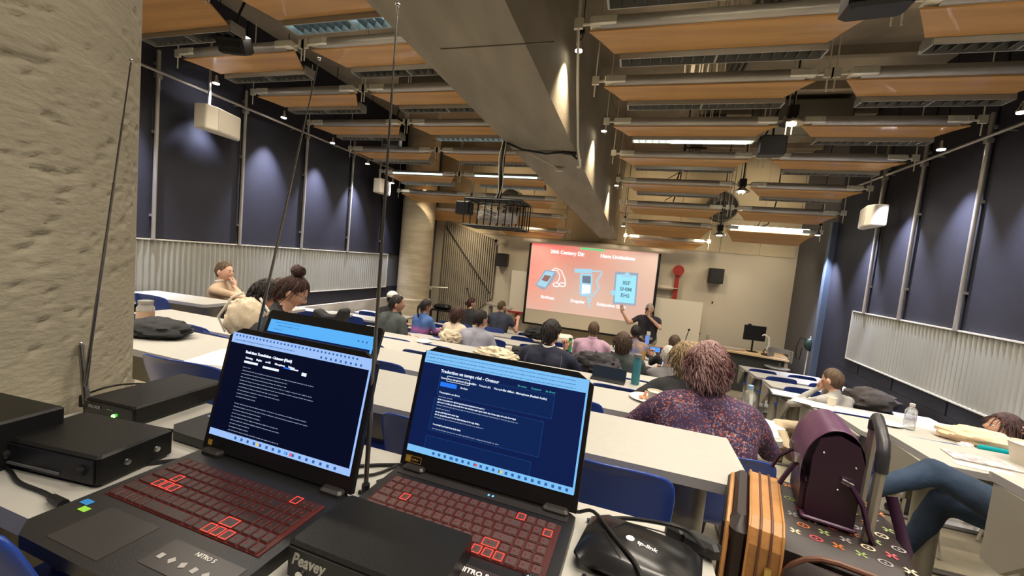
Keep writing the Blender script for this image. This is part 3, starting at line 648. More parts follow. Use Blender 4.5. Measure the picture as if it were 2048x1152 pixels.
# ---------------------------------------------------------------- desks
def desk(label, x0, x1, yf, z, depth=.40, ends=(True, True), rz=0, group=None, rl=.045, gusset=False, nlegs=2, cut=0):
    fl = z-.72
    t = thing('seminar_desk', label, 'desk', (x0, yf, z), rz, group); L = x1-x0; r = rl
    P = []
    def corner(cx, cy, a0, r):
        for q in range(6): a = R(a0+90*q/5); P.append((cx+r*math.cos(a), cy+r*math.sin(a)))
    corner(r+cut, -depth+r, 180, r); corner(L-r, -depth+r, 270, r)
    P.append((L, 0)); P.append((0, 0))
    n = len(P); vs = [(x, y, 0) for x, y in P]+[(x, y, -.034) for x, y in P]
    m = MB(); m.add(vs, [list(range(n))], 0); m.f.append(list(range(2*n-1, n-1, -1))); m.m.append(1)
    for i in range(n): m.f.append([i, i+n, (i+1) % n+n, (i+1) % n]); m.m.append(1)
    m.build('top', [desktop, deskedge], t)
    m = MB(); m.box((L/2, .006, -.012), (L, .012, .022)); m.build('back_lip', mat('desk_lip', (.42, .40, .36), .5), t)
    m = MB(); m.box((L/2, -.05, -.20), (L-.2, .018, .30)); m.build('modesty_panel', deskleg, t)
    xs = [.14, L-.14] if L < 2.6 else [.14, L*.36, L*.68, L-.14]
    T = Matrix.Diagonal((1.0, 1.7, 1, 1))
    for x in xs:
        m = MB(); m.lathe((x, -.17, 0), [(.052, -.70), (.052, -.04)], n=16, T=T); m.box((x, -.17, -.71), (.10, .36, .02), bev=.008); m.build('leg', deskleg, t, True)
    if gusset:
        m = MB(); m.prism([(-.01, -.036), (-depth+.02, -.036), (-depth+.04, -.07), (-.10, -.34), (-.01, -.34)], 0, .004, .024); m.build('end_panel', deskleg, t)
    return t
own = desk('white desk closest to the camera carrying the three laptops', -1.19, .17, .745, DZ[0], .40)
R1N = {1: (-3.30, .43), 2: (-4.30, .85), 3: (-4.30, .95), 4: (-4.30, 1.0), 5: (-4.25, 1.0), 6: (-4.2, 1.0), 7: (-4.1, 1.0), 8: (-4.0, .6)}
dl = {1: 'long white desk directly in front of the laptop desk', 2: 'long white desk in front of the woman in the purple floral shirt', 3: 'long white centre desk behind the person in the navy jacket', 4: 'long white centre desk behind the man in the light grey shirt', 5: 'long white centre desk behind the person in the pink shirt', 6: 'long white centre desk with an open white laptop on it', 7: 'long white centre desk, second from the projection screen', 8: 'long white centre desk nearest the projection screen'}
for i, (a, b) in R1N.items(): desk(dl[i], a, b, FAR[i], DZ[i])
RB = {1: (1.39, 1.98), 2: (1.55, 2.92), 3: (1.69, 3.88), 4: (1.83, 4.92), 5: (1.93, 5.86), 6: (2.02, 6.86), 7: (2.08, 7.86), 8: (2.14, 8.72)}
rl_ = {1: 'white desk at the bottom right corner of the view', 2: 'white desk above the crossed jeans legs with a booklet on it', 3: 'white right hand desk with cloth tote, bottle and teal case', 4: 'white right hand desk behind the man in the grey shirt', 5: 'white right hand desk where the man in the grey shirt leans', 6: 'white right hand desk, third from the front wall', 7: 'white right hand desk, second from the front wall', 8: 'white right hand desk closest to the front wall'}
for i, (a, y) in RB.items(): desk(rl_[i], a, 3.46, y, DZ[i], .40, rz=R(-1.5), gusset=True, rl=.06, cut=.03)
for i, y in ((2, 3.48), (3, 4.52), (4, 5.55), (5, 6.55), (6, 7.55)):
    desk('white desk against the left wall, %s' % {2: 'behind the man resting his chin', 3: 'second one further down', 4: 'third one further down', 5: 'fourth one further down', 6: 'fifth one further down'}[i], -5.62, -4.42, y, DZ[i], .40, rz=R(5), gusset=False)

# ---------------------------------------------------------------- chairs
def shell(prof, w0, w1, wrap, mtop=False):
    n = 14; vs = []; fs = []
    for j, (y, z) in enumerate(prof):
        s = j/(len(prof)-1); w = w0+(w1-w0)*s
        if mtop: w *= (1, 1, 1, 1, 1, .985, .93, .80)[min(7, int(s*7.01))]
        for i in range(n+1):
            u = -1+2*i/n; drop = (.022*abs(u)**3 if mtop else 0)*s
            vs.append((u*w/2, y+wrap[0]*u*u, z+wrap[1]*u*u-drop))
    for j in range(len(prof)-1):
        for i in range(n): a = j*(n+1)+i; fs.append([a, a+1, a+n+2, a+n+1])
    m = MB(); return m.add(vs, fs)
def make_chair(label, loc, rz=0, grp='blue plastic chairs at the desks'):
    t = thing('plastic_chair', label, 'chair', loc, rz, grp)
    for nm, mb in (('seat', shell([(.23, .425), (.20, .445), (.1, .44), (0, .432), (-.1, .432), (-.17, .45)], .46, .44, (0, .02))),
                   ('backrest', shell([(-.17, .45), (-.195, .49), (-.21, .56), (-.225, .64), (-.245, .71), (-.262, .76), (-.275, .805), (-.295, .82)], .44, .47, (.055, 0), True))):
        o = mb.build(nm, bluep, t, True)
        s = o.modifiers.new('thick', 'SOLIDIFY'); s.thickness = .010; s.offset = 0
        s = o.modifiers.new('sub', 'SUBSURF'); s.levels = 1; s.render_levels = 1
    for sx in (-1, 1):
        for sy in (-1, 1):
            m = MB(); m.tube([(sx*.16, sy*.12, .43), (sx*.20, sy*.20, .01)], .011); m.build('leg', chrome, t, True)
    return t
ch0 = make_chair('blue plastic chair back showing just right of the right hand laptop', (-.035, 1.40, FZ[1]+.0), R(-3))
def chair(label, x, y, i, rz=0, dz=0): return dup(ch0, (x, y, FZ[i]+.001+dz), R(rz), label)
chair('blue plastic chair seen between the two open laptops', -.56, 1.40, 1, 2)
chair('blue plastic chair beside the concrete column behind the left end of the front desk', -1.78, 1.42, 1, 4)
chair('blue plastic chair hidden behind the left laptop', -1.15, 1.40, 1, 0)
chair('bright blue plastic chair cut off at the bottom left corner', -.87, .50, 0, -3)
rowtxt = {2: 'second', 3: 'third', 4: 'fourth', 5: 'fifth', 6: 'sixth', 7: 'seventh'}
SEATS = {2: [-3.75, -3.2, -1.55, -.95, -.30], 3: [-3.9, -2.35, -1.75, -1.15, -.55, .0], 4: [-3.9, -3.3, -2.7, -2.1, -1.45, .1], 5: [-3.85, -2.6, -1.35, -.65], 6: [-2.1, -1.45, -1.0, .1], 7: [-3.7, -3.0, -1.9, -1.2, -.4, .7], 8: [-3.9, -2.0, -1.3, -.6]}
rowtxt[8] = 'eighth'
for i, xs in SEATS.items():
    for q, x in enumerate(xs):
        chair('blue plastic chair in centre block, %s desk row ahead, %s free seat from left' % (rowtxt[i], ORD[q]), x, FAR[i]-.34, i, random.uniform(-4, 4))
for i, xs in {2: [-4.75], 3: [-5.25, -4.75], 4: [-5.2, -4.7], 5: [-5.2, -4.7], 6: [-5.1, -4.7]}.items():
    for q, x in enumerate(xs):
        chair('blue plastic chair by left wall, %s desk row, %s seat from the wall' % (rowtxt[i], ORD[q]), x, {2: 3.1, 3: 4.2, 4: 5.2, 5: 6.2, 6: 7.2}[i], i, 5)
for i, xs in {2: [2.75], 3: [1.95, 2.8], 4: [2.05], 5: [2.85], 6: [2.35, 2.95], 7: [2.4, 3.0], 8: [2.4, 3.0]}.items():
    for q, x in enumerate(xs):
        chair('blue plastic chair in right block, %s desk row, %s free seat from the aisle' % (rowtxt[i], ORD[q]), x, RB[i][1]-.36, i, random.uniform(-5, 5))

# ---------------------------------------------------------------- laptops
keym = mat('key_black', (.022, .012, .012), .4); keyglow = glow('key_backlight_red', (1, .05, .03), .10); keyhot = glow('key_outline_red', (1, .06, .04), 1.8); kletter = glow('key_letter_red', (1, .1, .06), .22)
lapb = mat('laptop_black', (.009, .0085, .009), .36, bump=.04, bscale=400); lapd = mat('laptop_brown_black', (.022, .019, .019), .4)
scrdark = glow('screen_navy_dark', (.0015, .003, .016), 1.0); scrnavy = glow('screen_navy', (.004, .012, .07), 1.0); scrpanel = glow('screen_panel_navy', (.004, .017, .085), 1.0)
scrline = glow('screen_panel_line', (.012, .05, .19), 1.0)
bar = glow('browser_bar_blue', (.20, .50, .86), 1.0); bar2 = glow('browser_bar_pale', (.32, .50, .88), 1.0); bar3 = glow('browser_bar_cyan', (.10, .42, .88), 1.0)
txw = glow('screen_text_white', (.75, .82, .95), 1.1); txg = glow('screen_text_grey', (.30, .36, .50), 1.0); txb = glow('screen_text_blue', (.03, .12, .35), 1.0); btn = glow('button_blue', (.02, .18, .85), 1.0); teal = glow('screen_text_teal', (.05, .45, .42), 1.0)
def keyboard(t, w, y0, y1, base_z, hot, bright_=1, keym=keym):
    # rows of keys; a glowing base sheet shows between the keys
    m = MB(); m.box((0, (y0+y1)/2, base_z+.0008), (w, abs(y1-y0), .0012)); m.build('key_bed', mat('key_bed', (.03, .006, .005), .5, emit=(1, .04, .02), es=.03*bright_), t)
    nr = 6; rh = (y1-y0)/nr; kw = w/18.5
    me = {}
    for r in range(nr):
        y = y0+rh*(r+.5); x = -w/2+.002; c = 0
        pat = {5: [1]*18, 4: [1]*13+[1.9, 1, 1, 1], 3: [1.5]+[1]*12+[1.4, 1, 1, 1], 2: [1.8]+[1]*11+[2.1, 1, 1, 1], 1: [2.3]+[1]*10+[1.6, 1, 1, 1, 1], 0: [1.2, 1.2, 1, 1.1, 5.3, 1, 1, 1, 1, 1, 1.2, 1.1, 1]}[r]
        for c, u in enumerate(pat):
            ww = kw*u
            if x+ww > w/2+.004: break
            key = (round(u, 1), (r, c) in hot)
            if key not in me:
                kb = MB(); h = .0026; a, b2 = ww/2-.0013, abs(rh)/2-.0013
                kb.box((0, 0, h/2), (2*a, 2*b2, h), 0, bev=.0012)
                e = .0013 if key[1] else .0005
                zz = h+.0001
                for s_ in (-1, 1): kb.box((0, s_*(b2-.0009), zz), (2*a-.001, e, .0003), 1); kb.box((s_*(a-.0009), 0, zz), (e, 2*b2-.001, .0003), 1)
                kb.box((-a*.25, 0, zz), (.003, .0032, .0002), 2)
                me[key] = kb.mesh('key', [keym, keyhot if key[1] else keyglow, kletter])
            piece('key', me[key], t, (x+ww/2, y, base_z+.0012)); x += ww
def words(mb, x, y, total, h, rnd, mi=0, z=0, dens=1):
    # a line of illegible small words
    e = x+total
    while x < e:
        wl_ = rnd.uniform(.0022, .0085); k = x
        while k < min(x+wl_, e): mb.box((k+.0004, y+rnd.uniform(-.15, .15)*h, z), (.0007, h*rnd.uniform(.5, 1), .0002), mi); k += .00115
        x += wl_+.0016
def laptop(label, name, cx, hy, z, rz, W, D, H, lean, chin=.028, side=.008, top=.010, notch=True):
    t = thing('laptop', label, 'laptop', (cx, hy, z), rz)
    P = [(-W/2, -D+.02), (-W/2+.03, -D), (W/2-.03, -D), (W/2, -D+.02), (W/2, 0), (W/2-.03, .022), (-W/2+.03, .022), (-W/2, 0)]
    m = MB(); m.prism(P, 2, .003, .022); m.build('base', lapb, t)
    lid = bpy.data.objects.new('lid', None)
    m = MB()
    if notch: LP = [(-W/2, 0), (W/2, 0), (W/2, H-.018), (W/2-.03, H), (-W/2+.03, H), (-W/2, H-.018)]
    else: LP = [(-W/2, 0), (W/2, 0), (W/2, H-.006), (W/2-.006, H), (-W/2+.006, H), (-W/2, H-.006)]
    m.prism(LP, 2, -.009, 0); lid = m.build('lid', lapb, t)
    # local lid frame: x right, y up the lid, z towards the viewer
    lid.matrix_local = Matrix.Translation((0, .004, .026)) @ Matrix.Rotation(R(90)-lean, 4, 'X')
    for sx in (-1, 1):
        m = MB(); m.box((sx*(W/2-.035), .002, .024), (.045, .022, .014), bev=.004); m.build('hinge', lapd, t)
    sw_, sh = W-2*side, H-chin-top
    m = MB(); m.box((0, chin+sh/2, .0006), (sw_, sh, .0008)); 
    return t, lid, m, sw_, sh, chin
rnd = random.Random(3)
# laptop on the right
t, lid, m, w_, h_, ch = laptop('black gaming laptop on the right with dark blue transcription page', 'r', -.224, .675, DZ[0], R(-1.5), .352, .252, .236, R(14))
m.build('display', scrnavy, lid)
T = lambda x, y, z=.0015: Matrix.Translation((x, y, z))
ty = ch+h_; X0 = -w_/2
m = MB(); m.box((0, ty-.012, .0013), (w_-.003, .024, .0003)); m.box((0, ch+.006, .0013), (w_-.003, .012, .0003)); m.box((w_/2-.002, ch+h_/2, .0013), (.0035, h_-.002, .0003)); m.build('browser_bar', bar, lid)
m = MB()
for yy, n in ((ty-.006, 26), (ty-.013, 20), (ty-.020, 24)):
    words(m, X0+.006, yy, w_-.03, .0022, rnd, 0, .0017)
for q in range(22): m.box((X0+.06+q*.0125, ch+.006, .0016), (.005, .005, .0003), 0)
m.build('bar_text', txb, lid)
for j, c in enumerate(((.02, .2, .6), (.7, .1, .1), (.8, .55, .1))):
    m = MB(); m.box((X0+.10+j*.05, ch+.006, .0018), (.005, .005, .0003)); m.build('taskbar_icon', glow('task_icon_%d' % j, c, 1), lid)
m = MB(); m.box((X0+.045+.115, ty-.060, .0012), (.235, .042, .0002)); m.box((X0+.045+.107, ty-.120, .0012), (.225, .062, .0002)); m.box((X0+.145, ty-.178, .0012), (.215, .032, .0002)); m.build('page_panels', scrpanel, lid)
m = MB()
for (cx_, cy_, ww, hh) in ((.160, -.060, .235, .042), (.152, -.120, .225, .062), (.145, -.178, .215, .032)):
    for s_ in (-1, 1): m.box((X0+cx_, ty+cy_+s_*hh/2, .0013), (ww, .0008, .0002)); m.box((X0+cx_+s_*ww/2, ty+cy_, .0013), (.0008, hh, .0002))
m.build('panel_outlines', scrline, lid)
text('Traduction en temps réel - Orateur', .0086, lid, T(X0+.042, ty-.038), txw, bold=.0001)
text('Source', .005, lid, T(X0+.045, ty-.050), txw); text('Auto (Anglais/en) (Espagnol)', .005, lid, T(X0+.060, ty-.050), txw); text('Cible    Français (fr)     Microphone', .005, lid, T(X0+.112, ty-.050), txw); text('Par défaut - Microphone (Realtek Audio)', .0052, lid, T(X0+.178, ty-.050), txw, bold=.0001)
m = MB(); bw, bh, bx, by = .049, .010, X0+.083, ty-.048
for s_ in (-1, 1): m.box((bx, by+s_*bh/2, .0016), (bw, .0008, .0003)); m.box((bx+s_*bw/2, by, .0016), (.0008, bh, .0003))
m.build('select_outline', txw, lid)
m = MB(); m.box((X0+.064, ty-.0605, .0015), (.036, .0085, .0004)); m.build('button', btn, lid)
text('Arrêter', .0052, lid, T(X0+.090, ty-.062), txw)
text('En cours      Connecté      En direct', .0050, lid, T(X0+.205, ty-.036), teal)
text('Transcription en direct', .0048, lid, T(X0+.047, ty-.078), txw)
m = MB(); m2 = MB()
for yy, ln, bold_ in ((-.085, .03, 0), (-.0905, .10, 1), (-.096, .165, 1), (-.1015, .17, 0), (-.108, .03, 0), (-.1145, .05, 1), (-.120, .095, 1), (-.1255, .105, 0), (-.139, .06, 1), (-.147, .14, 0)):
    words(m if bold_ else m2, X0+.047, ty+yy, ln, .0030 if bold_ else .0022, rnd, 0, .0017)
m.build('bold_text', txw, lid); m2.build('faint_text', txg, lid)
gold = mat('gold_sticker', (.55, .33, .06), .35, .3)
m = MB(); m.box((-w_/2+.020, ch*.48, .0008), (.034, .012, .0006), 1); m.box((-w_/2+.009, ch*.48, .0012), (.010, .010, .0006), 0)
for s_ in (-1, 1): m.box((-w_/2+.020, ch*.48+s_*.006, .0012), (.034, .0008, .0005), 0); m.box((-w_/2+.020+s_*.017, ch*.48, .0012), (.0008, .012, .0005), 0)
m.build('sticker', [gold, black], lid); text('Color', .0065, lid, T(-w_/2+.016, ch*.48-.002, .0014), gold)
HOT = {(3, 2), (4, 16), (5, 14), (0, 8), (0, 9), (1, 11), (0, 7)}
keyboard(t, .318, -.155, -.035, .022, HOT, 1.4, mat('key_brown_grey', (.075, .045, .042), .35))
m = MB(); m.box((0, -.012, .0225), (.33, .018, .001)); m.build('vent_strip', lapd, t)
m = MB(); m.box((-.02, -.205, .0222), (.105, .070, .0008)); m.build('touchpad', mat('touchpad', (.03, .028, .028), .25), t)
m = MB(); m.box((.02, -.010, .0232), (.003, .004, .0006)); m.box((.028, -.010, .0232), (.003, .004, .0006)); m.build('status_light', glow('blue_led', (.1, .35, 1), 3), t)
stk = mat('sticker_print', (.75, .72, .70), .5)
m = MB(); m.box((.09, -.206, .0225), (.115, .064, .0006)); m.build('spec_sticker', mat('spec_sticker', (.035, .025, .025), .35), t)
text('NITRO 5', .0115, t, T(.045, -.188, .023), stk, bold=.0003)
m = MB()
for a, b in ((.043, -.203), (.065, -.205), (.088, -.206), (.11, -.205), (.052, -.226), (.078, -.228), (.105, -.226)):
    for s_ in (-1, 1): m.box((a, b+s_*.0055, .0231), (.013, .0012, .0004)); m.box((a+s_*.006, b, .0231), (.0012, .011, .0004))
    m.box((a, b, .0231), (.005, .004, .0004))
m.build('sticker_icons', stk, t)
# laptop on the left
t, lid, m, w_, h_, ch = laptop('black gaming laptop on the left with a page of small white text', 'l', -.590, .556, DZ[0], R(-1), .352, .252, .238, R(12))
m.build('display', scrdark, lid); ty = ch+h_; X0 = -w_/2
m = MB(); m.box((0, ty-.010, .0013), (w_-.003, .020, .0003)); m.box((0, ch+.006, .0013), (w_-.003, .012, .0003)); m.box((w_/2-.003, ch+h_/2, .0013), (.004, h_-.002, .0003)); m.build('browser_bar', bar2, lid)
m = MB()
for q in range(34): m.box((X0+.012+q*.0088, ty-.005, .0016), (.0035, .0035, .0003))
words(m, X0+.01, ty-.014, w_*.45, .002, rnd, 0, .0017)
for q in range(9): m.box((X0+.225+q*.011, ty-.015, .0016), (.004, .004, .0003))
for q in range(16): m.box((X0+.07+q*.0155, ch+.006, .0016), (.005, .005, .0003))
m.build('bar_icons', txb, lid)
for j, c in enumerate(((.02, .2, .6), (.75, .1, .15), (.1, .4, .8), (.8, .55, .1))):
    m = MB(); m.box((X0+(.178, .205, .192, .125)[j], ch+.006, .0018), (.0055, .0055, .0003)); m.build('taskbar_icon', glow('task_icon_l%d' % j, c, 1), lid)
text('Real-time Translation - Listener (Fluid)', .0074, lid, T(X0+.045, ty-.036), txw, bold=.0001)
text('Listening       Playlist       en-US        Microphone      Volume', .0050, lid, T(X0+.048, ty-.046), txw)
m = MB(); m.box((X0+.064, ty-.0525, .0015), (.035, .0042, .0003)); m.box((X0+.115, ty-.055, .0015), (.040, .0042, .0003)); m.box((X0+.170, ty-.0475, .0015), (.020, .0022, .0003)); m.box((X0+.195, ty-.052, .0015), (.011, .006, .0003)); m.build('input_boxes', txw, lid)
m = MB(); m.box((X0+.153, ty-.0475, .0015), (.016, .0026, .0003)); m.build('slider', btn, lid)
m = MB(); rn = random.Random(9); yy = -.063
for k, ln in enumerate((.02, .175, .115, .115, .175, .18, .10, .105, .05, .05, .0, .175, .18, .07, .07, .115, .12, .05, .05, .125, .045)):
    if ln: words(m, X0+.047-.0, ty+yy, ln, .0016, rn, 0, .0017)
    yy -= .0063
m.build('page_text', txg, lid)
m = MB(); m.box((-w_/2+.022, ch*.48, .0008), (.034, .012, .0006), 1); m.box((-w_/2+.010, ch*.48, .0012), (.010, .010, .0006), 0); m.build('sticker', [gold, black], lid)
m = MB(); m.box((-.02, ty+.004, .0012), (.012, .004, .0008)); m.build('webcam_window', blackg, lid)
keyboard(t, .318, -.155, -.035, .022, {(3, 2), (2, 1), (2, 2), (2, 3), (5, 15), (0, 8), (0, 9), (0, 7), (1, 11)}, 1.0)
m = MB(); m.box((-.06, -.205, .0222), (.105, .070, .0008)); m.build('touchpad', mat('touchpad', (0, 0, 0)), t)
m = MB(); m.box((-.155, -.178, .0226), (.018, .010, .0005)); m.build('blue_sticker', mat('blue_sticker', (.02, .20, .55), .4), t)
m = MB(); m.box((-.139, -.189, .0226), (.016, .009, .0005)); m.build('green_sticker', mat('green_sticker', (.25, .60, .05), .4), t)
m = MB(); m.box((.10, -.198, .0224), (.13, .046, .0006), bev=.0002); m.build('spec_sticker', mat('spec_sticker2', (.025, .020, .019), .3), t)
text('NITRO 5', .009, t, T(.085, -.186, .0229), stk)
m = MB()
for q in range(6): m.box((.05+q*.02, -.203, .0231), (.008, .008, .0004), rot=rotz(q))
m.build('sticker_icons', mat('sticker_print2', (.35, .33, .32), .5), t)
# rear laptop
t, lid, m, w_, h_, ch = laptop('third black laptop standing behind the left laptop, only its upper screen visible', 'b', -.735, .745, DZ[0], R(-1), .352, .16, .242, R(20), .025, .012, .024, False)
m.build('display', scrnavy, lid); ty = ch+h_; X0 = -w_/2
m = MB(); m.box((0, ty-.016, .0013), (w_-.003, .032, .0003)); m.box((w_/2-.004, ch+h_/2, .0013), (.006, h_-.002, .0003)); m.build('browser_bar', bar3, lid)
m = MB(); words(m, X0+.02, ty-.006, .08, .002, rnd, 0, .0017); words(m, X0+.03, ty-.014, .07, .0022, rnd, 0, .0017); words(m, X0+.02, ty-.024, .03, .002, rnd, 0, .0017)
for q in range(3): m.box((w_/2-.045+q*.012, ty-.016, .0016), (.004, .004, .0003))
m.build('bar_text', txb, lid)
text('Real-time Translation - Listener (Fluid)', .0085, lid, T(X0+.035, ty-.046), txw, bold=.0002); text('Connected    Speaking    Listening', .0052, lid, T(w_/2-.125, ty-.049), teal)
m = MB(); m.box((-.15, -.075, .0226), (.022, .012, .0005)); m.build('blue_sticker', mat('pale_blue_sticker', (.15, .35, .60), .4), t)

# ---------------------------------------------------------------- gadgets on the own desk
ZD = DZ[0]
def gbox(name, label, cat, c, d, rz, m_=None, front=None, bev=.004):
    t = thing(name, label, cat, (c[0], c[1], ZD), rz)
    m = MB(); m.box((0, 0, d[2]/2+.003), d, bev=bev); m.build('housing', m_ or blackm, t)
    for sx in (-1, 1):
        for sy in (-1, 1): m = MB(); m.lathe((sx*d[0]*.4, sy*d[1]*.4, 0), [(.008, 0), (.008, .004)], n=10); m.build('foot', black, t)
    return t
t = gbox('receiver_box', 'black metal electronics box in front of the left laptop stack near the left edge', 'receiver', (-.925, .475), (.215, .125, .052), R(7))
m = MB(); m.box((0, -.0635, .028), (.20, .003, .040)); m.build('front_panel', black, t)
m = MB(); m.box((-.03, -.066, .015), (.12, .002, .004)); m.build('slot', mat('slot_grey', (.12, .12, .12), .3), t)
for x_ in (-.085, .075): m = MB(); m.lathe((x_, -.064, .028), [(.009, 0), (.009, .005), (.006, .008)], n=14, T=rotx(R(90))); m.build('knob', darkm, t, True)
for y_ in (-.02, .03): m = MB(); m.lathe((.1085, y_, .028), [(.006, 0), (.005, .003)], n=10, T=roty(R(90))); m.build('screw', chrome, t)
t = gbox('receiver_box', 'tall black electronics box at the far left edge behind the front box', 'receiver', (-1.085, .405), (.17, .13, .085), R(5))
t = gbox('radio_receiver', 'black radio receiver with a glowing green light and silver antenna sockets', 'receiver', (-1.085, .690), (.145, .215, .043), R(4))
m = MB(); m.box((0, -.1085, .024), (.138, .003, .034)); m.build('front_panel', blackg, t)
m = MB(); m.lathe((.020, -.111, .020), [(.004, 0), (.0035, .003)], n=12, T=rotx(R(90))); m.build('green_light', glow('green_led', (.15, 1, .1), 8), t)
text('DECADE', .009, t, Matrix.Translation((-.055, -.1115, .028)) @ XZ, mat('grey_print', (.35, .35, .35), .5))
text('power  rf', .004, t, Matrix.Translation((.0, -.1115, .031)) @ XZ, mat('grey_print', (0, 0, 0)))
t = gbox('personal_amplifier', 'black metal amplifier box lying across both keyboards in the middle', 'amplifier', (-.285, .462), (.215, .118, .050), R(-1.5))
t.location.z = ZD+.002
m = MB(); m.box((0, -.060, .027), (.205, .003, .040)); m.build('front_panel', black, t)
text('Peavey', .022, t, Matrix.Translation((-.096, -.0622, .027)) @ XZ, mat('logo_silver', (.45, .44, .40), .35, .5), shear=.3, bold=.0006, sx=.85)
m = MB(); m.lathe((-.080, -.061, .015), [(.0065, 0), (.0065, .004), (.0035, .0045)], n=16, T=rotx(R(90))); m.build('jack_socket', chrome, t, True)
m = MB(); m.box((0, -.0625, .010), (.08, .0015, .002)); m.build('fine_print', mat('grey_print', (0, 0, 0)), t)
t = thing('network_router', 'black glossy router with a white logo and cables at the right end of the desk', 'router', (.055, .625, ZD), R(-10))
m = MB(); m.box((0, 0, .019), (.175, .125, .032), bev=.014); o = m.build('housing', mat('router_black', (.010, .010, .011), .22), t, True)
m = MB(); m.tube([(-.02, -.045, .0352), (-.055, .0, .0354), (-.03, .045, .0352), (.03, .056, .0350)], .0012, n=5); m.build('groove_line', darkm, t)
text('tp-link', .0115, t, Matrix.Translation((-.005, .002, .0356)) @ rotz(R(-8)), mat('logo_white', (.7, .7, .7), .4), bold=.0003)
m = MB(); m.lathe((-.016, .008, .0352), [(.0065, 0), (.0065, .0008)], n=16); m.build('logo_mark', mat('logo_white', (0, 0, 0)), t)
t = thing('video_switcher', 'small black video switcher peeking in at the bottom edge below the right laptop', 'switcher', (-.045, .475, ZD), R(-2))
m = MB(); m.box((0, 0, .017), (.11, .08, .028), bev=.006); m.build('housing', black, t)
text('ATEM MINI', .0085, t, T(-.048, .022, .0312), stk, bold=.0002)
# cables
def cable(pts, r, label, m_=None, name='cable', cat='cable', plug=None):
    P = [Vector(p) for p in pts]; out = []
    for i in range(len(P)-1):
        p0, p1, p2, p3 = P[max(i-1, 0)], P[i], P[i+1], P[min(i+2, len(P)-1)]
        for q in range(5):
            s = q/5; out.append(.5*((2*p1)+(p2-p0)*s+(2*p0-5*p1+4*p2-p3)*s*s+(3*p1-p0-3*p2+p3)*s**3))
    out.append(P[-1]); m = MB(); m.tube(out, r, n=8); o = m.build(name, m_ or black, None, True)
    if plug:
        a, b = Vector(plug[0]), Vector(plug[1]); m = MB(); m.tube([a, b], [.006, .0075], n=8); m.build('plug', black, o)
    return tag(o, label, cat)
z = ZD+.004
cable([(-1.19, .43, z), (-1.0, .40, z), (-.93, .385, z), (-.86, .385, z), (-.80, .375, z+.006)], .0032, 'black cable running from the left edge into the side of the left laptop', plug=((-.83, .379, z+.004), (-.785, .372, z+.009)))
cable([(-.86, .45, z), (-.84, .49, z), (-.80, .53, z), (-.74, .585, z)], .004, 'thick black cable curling around the rear corner of the left laptop')
cable([(-.99, .60, z), (-.90, .62, z), (-.80, .66, z), (-.70, .71, z)], .0032, 'thin black cable passing in front of the green-lit receiver')
cable([(-.42, .64, z), (-.40, .67, z), (-.35, .70, z), (-.30, .735, z), (-.22, .73, z)], .0035, 'black cable looping up behind the right laptop')
cable([(-.43, .60, z), (-.36, .62, z), (-.31, .66, z), (-.36, .72, z+.004), (-.44, .70, z), (-.5, .66, z)], .0035, 'black cable curled on the desk between the two laptops', plug=((-.39, .715, z+.002), (-.35, .722, z+.003)))
cable([(-.5, .62, z), (-.44, .66, z), (-.40, .73, z), (-.30, .70, z)], .003, 'thin black cable crossing between the laptops')
cable([(-.03, .70, z), (.03, .715, z+.012), (.09, .70, z+.03), (.13, .69, z+.034), (.15, .65, z+.036)], .0035, 'black cable arching over the rear of the router')
cable([(-.08, .73, z), (-.05, .70, z+.01), (-.02, .675, z+.034), (.02, .62, z+.034), (.05, .575, z+.034), (.06, .545, z+.022), (.05, .50, z), (.03, .46, z)], .003, 'thin black cable draped across the top of the router')
cable([(-.02, .57, z), (.0, .52, z), (.05, .50, z+.01), (.10, .52, z+.02), (.11, .55, z+.034)], .0035, 'black cable looped in front of the router')
cable([(-.04, .49, z+.03), (0, .465, z+.02), (.05, .445, z+.006), (.12, .44, z)], .0045, 'thick black cable leaving the video switcher to the right')
m = MB(); m.box((.155, .70, ZD+.016), (.055, .028, .026), rot=rotz(-.4), bev=.006); m.box((.115, .715, ZD+.016), (.03, .02, .022), rot=rotz(-.4), bev=.004)
tag(m.build('cable_adapter', black, None), 'small black adapter plugs lying behind the router', 'adapter')
cable([(-1.19, .80, z-.0), (-1.22, .76, z+.01), (-1.16, .64, z+.05), (-1.20, .60, z+.03)], .0022, 'thin dark wire hanging behind the antennas against the column')
# telescopic antennas
def antenna(p0, p1, label, r0=.0042, segs=6):
    p0, p1 = Vector(p0), Vector(p1); t = thing('telescopic_antenna', label, 'antenna', p0)
    for k in range(segs):
        a = (p1-p0)*(k/segs)**1.0; b = (p1-p0)*((k+1)/segs); r = r0*(1-.13*k)
        m = MB(); m.tube([a, b], r, n=10); m.build('tube_section', mat('antenna_steel', (.30, .29, .27), .22, .95), t, True)
    d = (p1-p0).normalized(); m = MB(); m.ball(p1-p0+d*.004, .0042, n=10); m.build('tip', chrome, t, True)
    m = MB(); m.tube([(0, 0, -.012), (0, 0, .014)], .007, n=10); m.build('joint', black, t, True)
antenna((-1.185, .592, -.425), (-1.066, .600, .334), 'long silver telescopic antenna in front of the concrete column')
antenna((-1.165, .590, -.44), (-1.212, .600, -.298), 'short thick silver antenna beside the long one at the column', .007, 2)
antenna((-.905, .76, -.42), (-.722, .752, .395), 'long silver telescopic antenna rising behind the rear laptop in front of the left wall')
antenna((-.415, .598, -.44), (-.422, .600, .393), 'long silver telescopic antenna rising vertically between the two front laptops')
